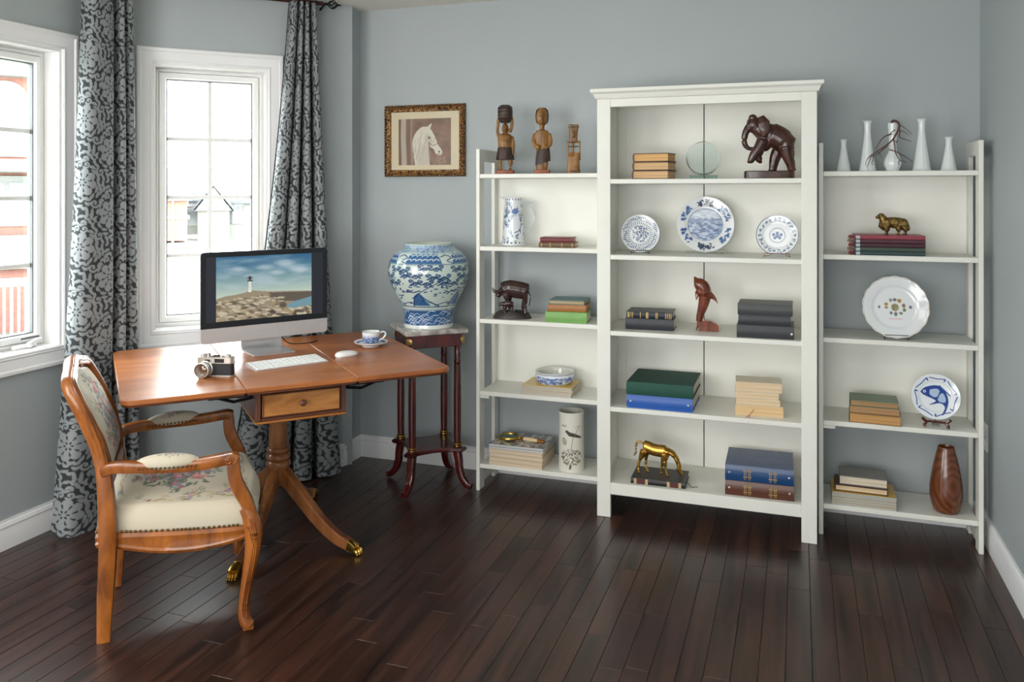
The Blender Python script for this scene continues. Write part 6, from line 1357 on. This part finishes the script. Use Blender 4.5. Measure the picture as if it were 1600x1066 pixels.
for xx in (-5.6, -2.9, -.45): hwin(H1, xx, 5.3, .8, 1.4, arch=True); hwin(H1, xx, 3.45, .9, 1.1)
MB().box(-7, -1.9, 4.75, 2.4, .0, 5.05).build('porch_roof', sid, H1, smooth=False); MB().box(-7, -.25, 2.2, 2.2, -.02, 3.1).build('stone_band', sid, H1, smooth=False)
MB().box(-7, -1.9, 1.9, 2.3, -1.8, 2.1).build('porch_rail', wfr, H1, smooth=False); MB().box(-7, -1.9, .55, 2.3, -1.8, .7).build('porch_rail', wfr, H1, smooth=False); MB().box(-7, -2.0, 0, 2.4, 0, .5).build('porch_floor', sid, H1, smooth=False)
for k in range(60): MB().box(-6.9 + .155 * k, -1.88, .7, -6.84 + .155 * k, -1.82, 1.9).build('baluster', wfr, H1, smooth=False)
for xx in (-4.4, -1.6, .55): MB().box(xx, -1.95, .5, xx + .22, -1.75, 4.75).build('porch_column', wfr, H1, smooth=False)
l_, r_ = (-56.18, 67.3, gz), rad(39.9)
H2 = thing('pale_house', 'distant pale house with grey gables, seen through the diagonal window', 'house', l_, r_)
MB().box(-3.0, 0, 0, 1.2, 8, 4.4).build('wall', sid, H2, smooth=False); MB().box(1.2, 1.2, 0, 5.0, 8, 4.2).build('wing_wall', sid, H2, smooth=False); gable(H2, -3.0, 1.4, 0, 9, 4.3, 6.2, along='y', ov=.3); gable(H2, -3.5, 6.0, 3, 11, 4.3, 6.7)
MB().prism([(-3.0, 4.2), (1.2, 4.2), (-.9, 5.9)], 0, .1).xf(Matrix.Translation((0, .1, 0)) @ Matrix.Rotation(pi / 2, 4, 'X')).build('gable_wall', sid, H2, smooth=False)
for xx, zz_ in ((-1.4, 2.9), (-1.5, 1.0), (2.9, 2.9)): hwin(H2, xx, zz_, 1.2, 1.3)
MB().box(.75, -.05, 0, 1.15, .0, 2.1).build('door', M('grey_door', (110, 112, 116), .6), H2, smooth=False); MB().box(-3.2, -1.2, 2.3, .6, 0, 2.6).build('porch_roof', roofm, H2, smooth=False)
l_, r_ = (-48.58, 55.12, gz), rad(41.4)
H3 = thing('brick_house', 'distant orange brick house at the left of the diagonal window view', 'house', l_, r_)
MB().box(-6, 0, .2, 1.0, 7, 3.8).build('wall', M('orange_brick', (132, 92, 78), .9, var=.1, scale=3), H3, smooth=False); MB().box(-6.2, -.1, 2.0, 1.2, .02, 2.3).build('band', wfr, H3, smooth=False); gable(H3, -6, 1.0, 0, 7, 3.9, 6.4); hwin(H3, -2.4, 2.5, 1, 1.1); hwin(H3, -2.4, .6, 1, 1.1); MB().box(-.2, -.12, 0, .0, -.0, 3.8).build('downpipe', wfr, H3, smooth=False)
l_, r_ = (-47.77, 61.75, gz), rad(37.7)
H4 = thing('pale_house', 'distant pale house with steep roof and shuttered window at the right of the view', 'house', l_, r_)
MB().box(-3.0, 0, 0, 4.6, 8, 3.6).build('wall', sid, H4, smooth=False); gable(H4, -3.4, 5.2, 0, 9, 3.6, 6.4); gable(H4, -3.2, -.2, -2, 4, 3.0, 5.0, along='y', ov=.2); MB().prism([(-3.2, 2.6), (-.2, 2.6), (-1.7, 4.7)], 0, .1).xf(Matrix.Translation((0, -1.9, 0)) @ Matrix.Rotation(pi / 2, 4, 'X')).build('gable_wall', sid, H4, smooth=False); MB().box(-3.0, -1.8, 0, -.4, 0, 3.1).build('porch_wall', sid, H4, smooth=False)
hwin(H4, -.05, 1.5, .75, 1.4); hwin(H4, -.05, 3.0 - .4, .75, .8); MB().box(-.5, -.08, 1.4, -.2, 0, 3.0).build('shutter', roofm, H4, smooth=False); MB().box(2.2, -.1, 0, 4.2, 0, 2.2).build('garage_door', M('pale_garage', (150, 150, 146), .7), H4, smooth=False)
